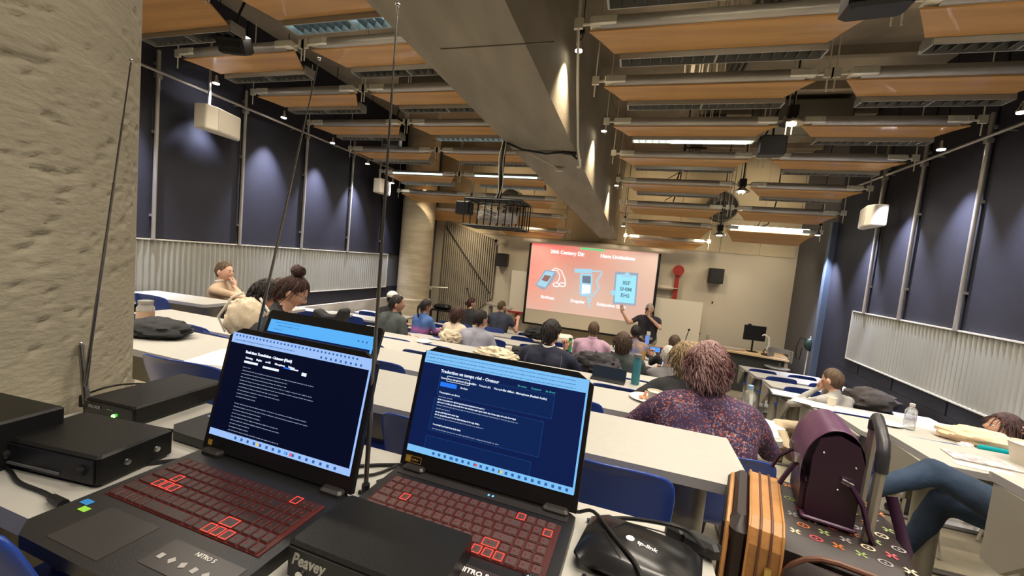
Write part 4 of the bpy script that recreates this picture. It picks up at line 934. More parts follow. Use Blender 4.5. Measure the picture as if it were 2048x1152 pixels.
# ---------------------------------------------------------------- people
def hairmat(name, c1, c2, rough=.5):
    m = mat(name, c1, rough, bump=.6, bscale=30, bstretch=(5, 5, .7), vscale=14, col2=c2); return m
def cloth(name, c, var=.08): return mat(name, c, .85, bump=.25, bscale=12, var=var, vscale=6)
def headpt(d):
    x, y, z = d.x*.076, d.y*.095, d.z*.116
    if d.z < 0:
        x *= 1-.26*(-d.z)**1.3
        if d.y < 0: y *= 1-.35*(-d.z)**1.2
    if d.y > 0:
        y *= .97
        g = lambda cx, cz, sx, sz: math.exp(-((x-cx)/sx)**2-((z-cz)/sz)**2)
        y += .024*g(0, -.024, .011, .013)+.012*g(0, -.004, .009, .018)+.005*g(0, .030, .04, .010)-.009*(g(.030, .006, .015, .012)+g(-.030, .006, .015, .012))
        y += .006*g(0, -.056, .022, .010)+.009*g(0, -.095, .022, .016)-.003*g(0, -.072, .02, .006)+.003*(g(.045, -.02, .02, .02)+g(-.045, -.02, .02, .02))
    return Vector((x, y, z))
def sph(n, mm):
    for i in range(mm+1):
        ph = math.pi*i/mm-math.pi/2
        for k in range(n): t = 2*math.pi*k/n; yield Vector((math.cos(ph)*math.cos(t), math.cos(ph)*math.sin(t), math.sin(ph)))
def add_head(mb, T, beard=False, glasses=False):
    n, mm = 36, 26; vs = [headpt(d) for d in sph(n, mm)]; fs = []
    for i in range(mm):
        for k in range(n): a = i*n+k; b = i*n+(k+1) % n; fs.append([a, b, b+n, a+n])
    mb.add(vs, fs, 0, T)
    for s in (-1, 1):
        e = MB(); e.ball((s*.030, .079, .006), (.0125, .010, .0085), 4, 10); mb.add(e.v, e.f, 4, T)
        e = MB(); e.ball((s*.030, .087, .006), (.0055, .004, .0055), 5, 8); mb.add(e.v, e.f, 5, T)
        e = MB(); e.ball((s*.030, .0865, .0165), (.016, .004, .0028), 5, 8); mb.add(e.v, e.f, 5, T)
        e = MB(); e.ball((s*.077, -.006, -.008), (.009, .020, .030), 0, 12, T=rotx(-.25)); e.ball((s*.083, -.002, -.006), (.006, .012, .019), 0, 10, T=rotx(-.25)); mb.add(e.v, e.f, 0, T)
    e = MB(); e.ball((0, .087, -.053), (.021, .007, .004), 6, 10); e.ball((0, .086, -.060), (.018, .007, .005), 6, 10); mb.add(e.v, e.f, 6, T)
def nearest_tag(c, prims):
    best = 1e9; bi = 0
    for p, q, r1, r2, mi in prims:
        d = q-p; L = d.length_squared; t = max(0, min(1, (c-p).dot(d)/L)) if L > 1e-9 else 0
        v = (c-(p+d*t)).length-(r1+(r2-r1)*t)
        if v < best: best = v; bi = mi
    return bi
def hand(mb, W, D, N, side=1, curl=.6, s=1.0, point=False):
    # W wrist, D finger direction, N palm normal; five fingers
    W, D, N = Vector(W), Vector(D).normalized(), Vector(N).normalized(); A = D.cross(N).normalized()*side; N = A.cross(D).normalized()*side
    mb.cap(W-D*.01, W+D*.045*s, .026*s, .030*s, 0, 8); mb.cap(W+D*.03+A*.018, W+D*.075*s+A*.022, .018*s, .015*s, 0, 8); mb.cap(W+D*.03-A*.016, W+D*.072*s-A*.022, .018*s, .014*s, 0, 8)
    for k, (o, L) in enumerate(((.030, .070), (.010, .080), (-.010, .074), (-.029, .058))):
        c = 0 if (point and k == 0) else curl
        p = W+D*.082*s+A*o*s; a = 0
        for j in range(3):
            a += c; q = p+(D*math.cos(a)+N*math.sin(a))*L*s*(.45, .32, .23)[j]; mb.cap(p, q, (.0092-.0008*j)*s, (.0086-.0010*j)*s, 0, 6); p = q
    p = W+D*.02*s+A*.024*s; q = p+(D*.6+A*.7+N*.25).normalized()*.042*s; r = q+(D*.85+A*.1+N*.45).normalized()*.034*s
    mb.cap(p, q, .013*s, .011*s, 0, 6); mb.cap(q, r, .0105*s, .009*s, 0, 6)
def short(l):
    l = l.split(',')[0]
    for w_ in (' resting', ' seated', ' stretching', ' behind', ' sitting', ' seen', ' filming', ' pressing', ' under a', ' leaning', ' wearing'):
        if w_ != ' wearing' or len(l.split()) > 11: l = l.split(w_)[0]
    return l
def person(label, loc, yaw, shirt, hair=None, style='short', sk=skin, pants=None, shoes=None, sleeve='long', lean=.05, hp=0, hy=0, hr=0, sh=.19, fat=1.0, arms=None, legs=None, stand=False, vox=.016, top=0, hs=1.0, glasses=False, collar=None, extra=None, tall=0):
    t = thing('person', label, 'person', loc, yaw, None if stand else 'seated audience')
    if not stand: dup(ch0, (loc[0], loc[1]-.02, loc[2]+.001), yaw*.6, 'blue chair under the '+short(label))
    pants = pants or cloth('dark_trousers', (.03, .03, .04)); shoes = shoes or black
    hip = .92 if stand else .555; k = fat; tall = tall if stand else tall-.035
    ch = Vector((0, lean, hip+.40+tall)); nk = Vector((0, lean*1.25, hip+.53+tall)); hc = nk+Vector((0, .03+.07*math.sin(-hp)*-1 if False else .025, .135)) 
    hc = nk+Vector((math.sin(hr)*.1, .03-.10*math.sin(hp), .13*math.cos(hp)))
    P = []
    def cap(p, q, r1, r2, mi): P.append((Vector(p), Vector(q), r1, r2, mi))
    for s in (-1, 1):
        cap((s*.08*k, 0, hip), (s*.075*k, lean*.3, hip+.16), .115*k, .105*k, 1)
        cap((s*.075*k, lean*.3, hip+.14), (s*.085*k, lean, hip+.38+tall), .108*k, .115*k, 1)
        cap((s*.02, lean*1.1, hip+.46+tall), (s*(sh-.02), lean*1.0, hip+.44+tall), .075*k, .062*k, 1)
        cap((s*.095*k, -.01, hip-.02), (s*.085, .02, hip+.03), .11*k, .10*k, 1 if not stand else 2)
    cap((0, lean*1.1, hip+.44+tall), nk, .075, .056, 1)
    cap(nk-Vector((0, 0, .01)), hc+Vector((0, -.012, -.05)), .055, .052, 0)
    arms = arms or {}
    armd = {'L': ((-.26, .14, hip+.22), (-.14, .38, hip+.235)), 'R': ((.26, .14, hip+.22), (.14, .38, hip+.235))}
    hands = []
    for sd, s in (('L', -1), ('R', 1)):
        a = arms.get(sd, armd[sd])
        if a is None: continue
        S0 = Vector((s*sh, lean, hip+.435+tall)); E0 = Vector(a[0]); W0 = Vector(a[1])
        cap(S0, S0+(E0-S0)*.55, .056*k, .050*k, 0 if sleeve == 'none' else 1); cap(S0+(E0-S0)*.55, E0, .047*k, .041*k, 1 if sleeve == 'long' else 0)
        cap(E0, W0, .041, .028, 1 if sleeve == 'long' else 0)
        D = (W0-E0).normalized(); hands.append((W0, Vector(a[2]) if len(a) > 2 else D, Vector(a[3]) if len(a) > 3 else Vector((0, 0, -1)), s, a[4] if len(a) > 4 else .45))
    if stand: lg = {'L': ((-.10, .02, .48), (-.11, -.02, .09), (-.13, .12, .03)), 'R': ((.10, .02, .48), (.12, -.02, .09), (.15, .12, .03))}
    else: lg = {'L': ((-.12, .40, .50), (-.12, .38, .09), (-.13, .52, .035)), 'R': ((.12, .40, .50), (.13, .42, .09), (.14, .56, .035))}
    if legs: lg.update(legs)
    for sd, s in (('L', -1), ('R', 1)):
        kn, an, toe = map(Vector, lg[sd]); h0 = Vector((s*.095, .0, hip-.02))
        cap(h0, kn, .088*k, .062, 2); cap(kn, an, .060, .042, 2); cap(an-Vector((0, 0, .03)), an*.25+toe*.75, .042, .040, 3); cap(an*.25+toe*.75, toe, .040, .034, 3)
    mb = MB()
    for p, q, r1, r2, mi in P: mb.cap(p, q, r1, r2, 0, 12)
    tmp = mb.build('tmp', skin); md = tmp.modifiers.new('r', 'REMESH'); md.mode = 'VOXEL'; md.voxel_size = vox; md.use_smooth_shade = True
    md = tmp.modifiers.new('s', 'SMOOTH'); md.factor = .5; md.iterations = 4
    dg = bpy.context.evaluated_depsgraph_get(); me = bpy.data.meshes.new_from_object(tmp.evaluated_get(dg)); bpy.data.objects.remove(tmp)
    out = MB(); 
    # soft folds on the clothing
    V = [v.co.copy() for v in me.vertices]; NRM = [v.normal.copy() for v in me.vertices]
    for i, v in enumerate(V):
        nz = noise.noise(Vector((v.x*9+loc[0]*7, v.y*9, v.z*6)))*.010+noise.noise(Vector((v.x*22, v.y*22+loc[1], v.z*14)))*.004
        if v.z < nk.z-.02: V[i] = v+NRM[i]*nz
    out.v = [tuple(v) for v in V]
    for p in me.polygons:
        out.f.append(list(p.vertices)); out.m.append(nearest_tag(p.center, P))
    bpy.data.meshes.remove(me)
    HT = Matrix.Translation(hc) @ rotz(hy) @ roty(hr) @ rotx(hp) @ Matrix.Scale(hs, 4)
    add_head(out, HT)
    for W0, D, N, s, cu in hands: hand(out, W0, D, N, s, cu, 1.0)
    out.build('body', [sk, shirt, pants, shoes, eyew, eyed, lip], t, True)
    if hair: add_hair(t, HT, hair, style)
    if collar:
        m = MB(); m.tube([(.055*math.cos(a), nk.y+.055*math.sin(a)*1.0, nk.z+.015+.012*math.sin(a)) for a in [R(q*24) for q in range(16)]], .012, n=6, cap=False); m.build('collar', collar, t, True)
    if glasses:
        m = MB()
        for s in (-1, 1):
            m.tube([(s*.031+.021*math.cos(R(q*30)), .100, .006+.017*math.sin(R(q*30))) for q in range(13)], .0016, n=5); m.tube([(s*.052, .098, .010), (s*.080, .02, .010), (s*.082, -.02, -.002)], .0016, n=5)
        m.tube([(-.010, .102, .008), (.010, .102, .008)], .0016, n=5); o = m.build('glasses', darkm, t, True); o.data.transform(HT)
    if extra: extra(t, HT, hc, nk)
    return t
def keep(d, style):
    lim = .26+.95*(d.z-.12)
    if d.z > .62: lim = 1.2
    low = {'short': -.42, 'bald': -.3}.get(style, -.62)
    return d.y < lim and d.z > low
def add_hair(t, HT, hm, style):
    n, mm = 44, 32; rnd = random.Random(hash(style) % 1000 if False else len(style)*7); ds = list(sph(n, mm)); m = MB()
    fz = {'short': .05, 'crop': .025, 'curly': .22, 'bigcurl': .17, 'long': .12, 'bun': .07, 'pony': .08, 'bob': .16, 'thick': .17, 'wave': .16}.get(style, .08)
    am = {'curly': .07, 'bigcurl': .05, 'thick': .015, 'wave': .04, 'bob': .035, 'long': .03}.get(style, .012)
    vs = []
    for d in ds:
        p = headpt(d); f = 1.03+fz*(.55+.45*max(0, d.z))
        edge = .26+.95*(d.z-.12)-d.y
        if d.z < .62: f = 1.0+(f-1.0)*max(0, min(1, edge*4+.25))
        f += am*(noise.noise(Vector((d.x*5, d.y*5, d.z*5)))+.5*noise.noise(d*13)); vs.append(Vector((p.x*f, min(p.y, .093)*f if d.y > 0 else p.y*f, p.z*f)))
    idx = {}; V = []; F = []
    for i in range(mm):
        for k in range(n):
            q = [i*n+k, i*n+(k+1) % n, (i+1)*n+(k+1) % n, (i+1)*n+k]; c = sum((ds[j] for j in q), Vector())/4
            if keep(c, style): F.append(q)
    used = sorted({i for f in F for i in f}); mp = {u: j for j, u in enumerate(used)}
    m.add([vs[u] for u in used], [[mp[i] for i in f] for f in F])
    # locks following the head
    def lock(d, L, curl, r, drop=1.0):
        p = headpt(d)*(1.0+fz); pts = [p]; dirn = Vector((d.x*.5, d.y*.5-.15, -drop)); ph = rnd.random()*6.28
        dirn = (dirn-d*dirn.dot(d)*.8); dirn = dirn.normalized() if dirn.length > 1e-3 else Vector((0, -1, 0))
        side = d.cross(dirn)
        for s in range(1, 7):
            q = p+dirn*L*s/6-Vector((0, 0, .25*L*(s/6)**2))+side*curl*math.sin(ph+s*1.4)+d*curl*math.cos(ph+s*1.4)
            rr = Vector((q.x/.076, q.y/.095, q.z/.116)).length
            if rr < 1.04+fz*.6 and q.z > -.09: q *= (1.04+fz*.6)/rr
            pts.append(q)
        m.tube(pts, [r, r, r, r, r*.9, r*.7, r*.3], 0, 5)
    cnt, L, cu, r = {'bigcurl': (950, .085, .008, .0034), 'curly': (600, .08, .008, .0034), 'thick': (90, .03, .002, .006), 'wave': (480, .11, .005, .0032), 'long': (300, .12, .004, .0035), 'bob': (320, .09, .003, .0034), 'short': (160, .035, .0015, .0034), 'bun': (260, .06, .001, .0026), 'pony': (110, .07, .001, .004), 'crop': (0, 0, 0, 0)}.get(style, (60, .05, .002, .005))
    k = 0
    while k < cnt:
        d = Vector((rnd.gauss(0, 1), rnd.gauss(0, 1), rnd.gauss(.2, 1))).normalized()
        if keep(d+Vector((0, .08, 0)), style): lock(d, L*rnd.uniform(.6, 1.2), cu, r); k += 1
    if style in ('long', 'wave', 'curly', 'bob', 'bigcurl'):
        dep = {'long': -.30, 'wave': -.26, 'curly': -.24, 'bob': -.13, 'bigcurl': -.11}[style]; w = {'curly': .085, 'bigcurl': .085, 'long': .065}.get(style, .07)
        for q in range({'bigcurl': 260}.get(style, 230)):
            x0 = rnd.uniform(-w, w); y0 = -.085+abs(x0)*.5+rnd.uniform(-.012, .02); e = dep*rnd.uniform(.75, 1.08); a = rnd.random()*6
            c_ = .012 if 'curl' in style else .004
            m.tube([(x0*.9, y0+.02, .02), (x0*1.05+c_*math.sin(a), y0, -.05), (x0*1.1+c_*math.sin(a+1.5), y0-.008, (e-.05)/2), (x0*1.05+c_*math.sin(a+3), y0-.004, e*.85), (x0*.95, y0+.004, e)], [.0055, .006, .0055, .004, .0012], 0, 5)
    if style == 'bun':
        m.ball((0, -.045, .148), (.050, .048, .042), 0, 20)
        for q in range(40):
            a = rnd.random()*6.28; b = rnd.uniform(-1, 1); m.tube([(.050*math.cos(a+s*.6)*math.cos(b), -.045+.048*math.sin(a+s*.6)*math.cos(b), .148+.042*math.sin(b)) for s in range(6)], .0045, 0, 5)
        for q in range(6):
            a = rnd.uniform(-.5, .5); m.tube([(-.02, -.05, .16), (-.06-q*.006, -.07, .185-q*.006), (-.10-q*.004, -.08, .16-q*.01), (-.12-.006*q, -.07, .11-.01*q)], [.0035, .003, .002, .0008], 0, 4)
    if style in ('pony', 'lowbun'):
        if style == 'pony':
            for q in range(40):
                x0 = rnd.uniform(-.022, .022); m.tube([(x0*.5, -.10, .03), (x0, -.135, .0), (x0*1.4, -.14, -.09), (x0*1.5, -.125, -.18), (x0*.6, -.11, -.24)], [.008, .009, .009, .007, .002], 0, 5)
        else: m.ball((0, -.115, -.0), (.04, .035, .04), 0, 14)
    o = m.build('hair', hm, t, True); o.data.transform(HT)
    return o
hb = hairmat('hair_black', (.008, .006, .006), (.022, .015, .012)); hbr = hairmat('hair_dark_brown', (.020, .008, .006), (.075, .028, .018)); hbn = hairmat('hair_brown', (.035, .020, .012), (.10, .06, .035))
hred = hairmat('hair_reddish_brown', (.018, .004, .004), (.06, .015, .012)); hbl = hairmat('hair_streaked_blond', (.06, .035, .02), (.42, .30, .16)); hmv = mat('hair_mauve', (.085, .024, .026), .5, bump=.6, bscale=30, bstretch=(1, 1, .8), vscale=7, col2=(.42, .27, .25)); hgy = hairmat('hair_grey', (.30, .28, .25), (.65, .62, .56)); hcr = hairmat('hair_cropped_brown', (.06, .035, .02), (.14, .09, .05))
def floral():
    m = bpy.data.materials.new('purple_floral_cloth'); m.use_nodes = True; nt = m.node_tree; b = nt.nodes['Principled BSDF']; b.inputs['Roughness'].default_value = .85
    tc = nt.nodes.new('ShaderNodeTexCoord'); last = None
    base = (.040, .018, .055, 1)
    prev = None
    for sc, th, col in ((45, .28, (.20, .05, .05, 1)), (62, .30, (.085, .085, .17, 1)), (80, .24, (.34, .13, .08, 1)), (55, .15, (.38, .26, .28, 1))):
        v = nt.nodes.new('ShaderNodeTexVoronoi'); v.inputs['Scale'].default_value = sc; nt.links.new(tc.outputs['Object'], v.inputs['Vector'])
        n = nt.nodes.new('ShaderNodeTexNoise'); n.inputs['Scale'].default_value = 9; nt.links.new(tc.outputs['Object'], n.inputs['Vector'])
        a = nt.nodes.new('ShaderNodeMath'); a.operation = 'MULTIPLY_ADD'; a.inputs[1].default_value = .5; nt.links.new(n.outputs['Fac'], a.inputs[0]); nt.links.new(v.outputs['Distance'], a.inputs[2])
        c = nt.nodes.new('ShaderNodeMath'); c.operation = 'LESS_THAN'; c.inputs[1].default_value = th+.25; nt.links.new(a.outputs[0], c.inputs[0])
        x = nt.nodes.new('ShaderNodeMix'); x.data_type = 'RGBA'; nt.links.new(c.outputs[0], x.inputs['Factor']); x.inputs['B'].default_value = col
        if prev: nt.links.new(prev, x.inputs['A'])
        else: x.inputs['A'].default_value = base
        prev = x.outputs['Result']
    nt.links.new(prev, b.inputs['Base Color']); return m
F = lambda i: FZ[i]
# woman with the curly mauve hair, nearest listener
person('woman with curly mauve and grey hair wearing a purple floral shirt', (.43, 2.12, F(2)), R(4), floral(), hmv, 'bigcurl', sleeve='long', sh=.20, fat=1.27, lean=.10, vox=.014, tall=-.10, hs=1.0,
       arms={'L': ((-.33, .16, .72), (-.18, .40, .76)), 'R': ((.33, .14, .70), (.22, .36, .76))})
bk = cloth('black_cotton', (.018, .018, .020))
person('woman with a dark top-knot bun, glasses and sleeveless black top reading at her desk', (-2.45, 1.98, F(2)), R(-32), bk, hbr, 'bun', sleeve='none', lean=.20, hp=R(-28), hy=R(-18), glasses=True, sh=.18, fat=1.08, vox=.014,
       arms={'L': ((-.24, .22, .74), (-.08, .42, .77)), 'R': ((.27, .20, .73), (.12, .42, .78))}, tall=-.01)
person('woman with long black curly hair and a pale hooded top', (-2.72, 2.36, F(2)), R(-12), cloth('cream_hoodie', (.50, .42, .34)), hb, 'curly', lean=.04, hy=R(-45), sh=.17, vox=.016, tall=-.12)
person('person with dark hair and glasses, face in profile, seated just beyond the curly haired woman', (-3.45, 3.15, F(3)), R(-20), cloth('pale_blouse', (.55, .42, .38)), hbn, 'short', sk=skin2, hy=R(-50), glasses=True, vox=.02,
       arms={'L': ((-.2, .25, .76), (-.03, .22, 1.0), (0, .2, 1), (0, -1, 0)), 'R': ((.26, .14, .74), (.14, .38, .75))})
person('man in a tan shirt resting his chin on his hand by the left wall', (-5.05, 3.86, F(3)), R(-58), cloth('tan_shirt', (.42, .30, .20)), hcr, 'crop', lean=.0, hy=R(-14), hs=1.1, sh=.20, sleeve='short', collar=whitep, vox=.018, tall=.02,
       arms={'L': ((-.27, .15, .74), (-.15, .38, .76)), 'R': ((.22, .34, .90), (.06, .17, 1.03), (-.4, -.1, .8), (0, -1, 0), .8)})
person('man with dark hair in a charcoal t-shirt leaning forward', (-3.36, 5.02, F(5)), R(-20), cloth('charcoal_green_tee', (.050, .058, .056)), hb, 'short', sk=skin2, sleeve='short', lean=.12, hy=R(-35), fat=1.25, sh=.23, hs=1.12, tall=.08, vox=.018,
       arms={'R': ((.36, .10, .72), (.22, .38, .76)), 'L': ((-.33, .2, .72), (-.12, .42, .76))})
def capx(t, HT, hc, nk):
    m = MB(); m.ball((0, -.01, .055), (.083, .103, .075), 0, 20); m.prism([(-.05, .08), (.05, .08), (.045, .16), (-.045, .16)], 2, .045, .053); o = m.build('baseball_cap', mat('white_cap', (.75, .70, .62), .7), t, True); o.data.transform(HT)
person('person in a white cap seated just beyond the charcoal t-shirt man', (-3.98, 6.0, F(6)), R(-10), bk, hb, 'short', sk=skin2, lean=.05, vox=.022, extra=capx, tall=.10)
def stripy():
    m = bpy.data.materials.new('blue_violet_jacket'); m.use_nodes = True; nt = m.node_tree; b = nt.nodes['Principled BSDF']; b.inputs['Roughness'].default_value = .8
    tc = nt.nodes.new('ShaderNodeTexCoord'); s = nt.nodes.new('ShaderNodeSeparateXYZ'); nt.links.new(tc.outputs['Object'], s.inputs[0]); n = nt.nodes.new('ShaderNodeMapRange'); n.inputs[1].default_value = .70; n.inputs[2].default_value = 1.0
    nt.links.new(s.outputs['Z'], n.inputs[0]); cr = nt.nodes.new('ShaderNodeValToRGB'); nt.links.new(n.outputs[0], cr.inputs['Fac']); e = cr.color_ramp.elements
    e[0].color = (.12, .03, .12, 1); e[0].position = .1; e[1].color = (.05, .11, .30, 1); e[1].position = .6; x = e.new(.35); x.color = (.30, .10, .28, 1)
    nt.links.new(cr.outputs['Color'], b.inputs['Base Color']); return m
person('woman with a black ponytail in a blue and violet jacket', (-3.42, 6.12, F(6)), R(-15), stripy(), hb, 'pony', sk=skin2, lean=.08, hy=R(-30), sh=.18, vox=.020, tall=.02)
person('woman with long dark brown hair and a cream top', (-2.78, 6.05, F(6)), R(-10), cloth('cream_top', (.58, .48, .36)), hbr, 'long', lean=.10, hy=R(-30), sk=skin2, vox=.020, tall=-.03)
person('woman with reddish dark hair in a low bun, far front row', (-3.30, 7.98, F(7)), R(-10), bk, hred, 'lowbun', lean=.04, hy=R(-40), vox=.022, tall=.04)
person('broad man with black hair in a light grey shirt seen from behind', (-2.02, 5.08, F(5)), R(-8), cloth('light_grey_shirt', (.27, .27, .32)), hb, 'short', sk=skin2, sleeve='long', lean=.14, hy=R(-20), fat=1.18, sh=.21, hs=1.1, vox=.018, tall=.02,
       arms={'L': ((-.34, .12, .72), (-.2, .38, .76)), 'R': ((.34, .12, .72), (.2, .38, .76))})
person('man with short brown hair in a dark t-shirt sitting alone near the lectern', (-2.62, 8.05, F(7)), R(-5), cloth('dark_blue_tee', (.035, .04, .06)), hcr, 'short', sleeve='short', lean=.04, hy=R(-30), fat=1.1, sh=.22, vox=.020, tall=.05,
       arms={'R': ((.36, .12, .74), (.32, .28, .96)), 'L': ((-.3, .14, .74), (-.14, .38, .76))})
navyj = cloth('navy_jacket', (.012, .014, .032))
def seams(t, HT, hc, nk):
    m = MB()
    for s in (-1, 1): m.tube([(s*.17, -.03, 1.00), (s*.19, -.08, .92), (s*.18, -.10, .75)], .0025, n=4)
    m.tube([(-.18, -.085, .86), (0, -.115, .87), (.18, -.085, .86)], .0025, n=4); m.build('jacket_seam', mat('grey_seam', (.10, .11, .15), .7), t)
person('person with thick black hair wearing a navy jacket, seen from behind', (-.76, 3.98, F(4)), R(-8), navyj, hb, 'thick', lean=.04, hy=R(-12), fat=1.22, sh=.23, hs=1.12, collar=whitep, vox=.016, extra=seams, tall=.0,
       arms={'L': ((-.36, .10, .74), (-.2, .38, .76)), 'R': ((.33, .20, .78), (.14, .20, 1.02), (-.1, .1, 1), (0, -1, 0), .9)})
person('man with short dark hair in a pale pink shirt behind an open laptop', (-.50, 6.10, F(6)), R(-2), cloth('pink_shirt', (.42, .27, .36)), hcr, 'short', sk=skin3, lean=.08, fat=1.08, sh=.22, vox=.018, sleeve='long', collar=cloth('pink_shirt', (0, 0, 0)), tall=.03)
person('woman with brown pulled-back hair in a dark green-grey top, right of the pink shirt', (-.03, 5.10, F(5)), R(6), cloth('dark_green_grey_top', (.032, .040, .038)), hbn, 'bob', lean=.06, fat=1.15, sh=.22, hs=1.05, vox=.018, sleeve='long', tall=.0,
       arms={'L': ((-.32, .12, .74), (-.2, .38, .76)), 'R': ((.36, .05, .66), (.34, .32, .72))})
person('person with black hair in a mustard, blue and green jacket raising a phone', (.14, 6.95, F(7)), R(4), mat('mustard_blue_jacket', (.40, .22, .03), .8, vscale=5, col2=(.03, .12, .35)), hb, 'short', sk=skin3, lean=.05, vox=.020, tall=.06,
       arms={'R': ((.26, .20, .84), (.17, .34, .98), (0, .1, 1), (0, -1, 0), .7), 'L': ((-.24, .14, .74), (-.14, .38, .76))})
person('woman with shoulder-length streaked blond hair and a black top stretching her arm over the desk', (.47, 3.10, F(3)), R(10), bk, hbl, 'wave', lean=.12, hy=R(18), fat=1.08, sh=.19, vox=.016, tall=-.08,
       arms={'L': ((-.34, .10, .78), (-.40, .02, .745), (-.1, .6, -.5), (0, 0, -1), .2), 'R': ((.26, .22, .78), (.16, .36, .82))})
person('person with short grey hair holding up a phone, left of the blond woman', (.52, 5.02, F(5)), R(4), cloth('grey_knit', (.16, .15, .15)), hgy, 'short', lean=.12, vox=.020, tall=-.08, hs=1.05,
       arms={'L': ((-.20, .30, .74), (-.05, .38, .82), (0, .1, 1), (0, -1, 0), .7), 'R': ((.24, .14, .74), (.14, .38, .76))})
person('person with short brown hair filming with a phone near the presenter', (.68, 6.05, F(6)), R(5), bk, hbn, 'short', lean=.10, vox=.022, tall=.0,
       arms={'L': ((-.28, .26, .82), (-.26, .38, .90), (0, .1, 1), (0, -1, 0), .7), 'R': ((.24, .14, .74), (.14, .38, .76))})
# man on the right with both hands at his face
khaki = cloth('khaki_trousers', (.46, .37, .25))
person('man in a pale grey shirt pressing both hands to his face', (2.26, 5.18, F(5)), R(28), cloth('pale_grey_shirt', (.36, .35, .33)), hcr, 'crop', sk=skin, pants=khaki, shoes=mat('brown_shoe', (.10, .05, .03), .4), lean=.02, hy=R(8), hp=R(-10), sh=.19, vox=.016, tall=-.08, hs=1.12, sleeve='long',
       arms={'L': ((-.26, .30, .74), (-.07, .16, .98), (.2, -.2, 1), (0, -1, 0), .5), 'R': ((.22, .34, .76), (.05, .18, .98), (-.2, -.2, 1), (0, -1, 0), .5)},
       legs={'L': ((-.42, .28, .50), (-.62, -.12, .34), (-.76, -.14, .42)), 'R': ((-.20, .34, .46), (-.32, .30, .09), (-.42, .36, .035))})
# woman at right edge, arm behind the head
person('woman in a black top with arm raised behind her head', (2.80, 3.98, F(4)), R(34), bk, hbr, 'bob', lean=-.02, hy=R(42), hp=R(12), vox=.016, tall=-.20, sh=.19, hs=.98, sleeve='short',
       arms={'R': ((.36, .06, .98), (.12, -.14, 1.0), (-1, -.1, .2), (0, 1, 0), .5), 'L': ((-.26, .10, .72), (-.20, .34, .73))})
# seated person whose crossed legs show under the desk
jeans = mat('blue_denim', (.014, .030, .060), .85, bump=.35, bscale=14, var=.3, vscale=4)
orangem = glow('none', (0, 0, 0), 0) if False else mat('orange_stripe', (.85, .16, .03), .6)
def shoesx(t, HT, hc, nk):
    m = MB()
    for (x, y, z) in ((-.78, .40, .47), (-.27, .60, .06)):
        for q in range(3): m.box((x+q*.026, y-.038+q*.004, z+.012), (.010, .008, .075), rot=roty(.35))
    m.build('shoe_stripe', orangem, t)
    m = MB(); m.box((-.27, .64, .012), (.24, .10, .024), rot=rotz(.3), bev=.01); m.build('shoe_sole', mat('gum_sole', (.55, .40, .25), .6), t)
person('person in blue jeans with crossed legs under a right hand desk', (2.00, 2.22, F(2)), R(18), cloth('plum_shirt', (.10, .04, .05)), hb, 'short', sk=skin2, pants=jeans, shoes=black, lean=.0, vox=.014, fat=1.05, extra=shoesx, arms={'L': ((-.24, .06, .74), (-.08, .22, .66)), 'R': ((.26, .1, .74), (.14, .3, .68))},
       legs={'L': ((-.38, .38, .70), (-.74, .42, .52), (-.86, .44, .40)), 'R': ((-.20, .48, .50), (-.28, .58, .10), (-.40, .68, .04))})
# presenter
def badge(t, HT, hc, nk):
    m = MB(); m.tube([(-.07, .10, 1.42), (-.06, .16, 1.25), (-.03, .15, 1.08)], .004, n=5); m.tube([(.07, .10, 1.42), (.02, .16, 1.25), (-.03, .15, 1.08)], .004, n=5); m.build('lanyard', black, t)
    m = MB(); m.box((-.06, .165, 1.06), (.075, .008, .10)); m.build('badge', whitep, t)
    m = MB(); m.tube([(.055, .185, 1.50), (.03, .215, 1.58)], .012, n=8); m.ball((.022, .222, 1.60), .024); m.build('microphone', black, t, True)
    m = MB(); m.tube([(.135*math.cos(R(q*22.5)), .005+.125*math.sin(R(q*22.5)), .965) for q in range(17)], .017, n=6); m.build('belt', black, t, True)
person('grey-haired presenter in a dark polo shirt speaking into a microphone and pointing at the screen', (.42, 9.35, FRONT), R(168), cloth('dark_polo', (.035, .030, .040)), hgy, 'short', pants=cloth('beige_trousers', (.42, .36, .27)), shoes=black, stand=True, sleeve='short', lean=.02, sh=.21, fat=1.12, vox=.014, hy=R(10), hs=1.08, extra=badge,
       arms={'R': ((.40, .12, 1.22), (.56, .20, 1.46), (.15, 0, 1), (0, 1, 0), .25), 'L': ((-.28, .18, 1.22), (-.02, .20, 1.44), (.2, .0, 1), (0, 1, 0), 1.1)})

# ---------------------------------------------------------------- things on the desks
def cup(x, y, z, label, h=.11, r=.042, col=(.66, .60, .50), lid=False, grp='paper cups on the desks'):
    t = thing('paper_cup', label, 'cup', (x, y, z), 0)
    m = MB(); m.lathe((0, 0, 0), [(r*.72, 0), (r, h), (r*1.06, h+.002), (r*.95, h+.003), (r*.9, h-.01)], n=20); m.build('cup_body', mat('paper_cup_%s' % str(col[0]), col, .6), t, True)
    if lid: m = MB(); m.lathe((0, 0, 0), [(r*1.06, h), (r, h+.012), (r*.6, h+.012)], n=20); m.build('lid', black, t, True)
    return t
def bottle(x, y, z, label, h, r, body, capm, glass=None, neck=.4):
    t = thing('water_bottle', label, 'bottle', (x, y, z))
    m = MB(); m.lathe((0, 0, 0), [(r*.9, 0), (r, .01), (r, h*.35), (r*.94, h*.37), (r, h*.40), (r, h*.72), (r*.8, h*.80), (r*neck, h*.88), (r*neck, h*.92)], n=20); m.build('bottle_body', body, t, True)
    m = MB(); m.lathe((0, 0, 0), [(r*neck*1.15, h*.90), (r*neck*1.15, h), (r*neck, h*1.005)], n=16); m.build('cap', capm, t, True); return t
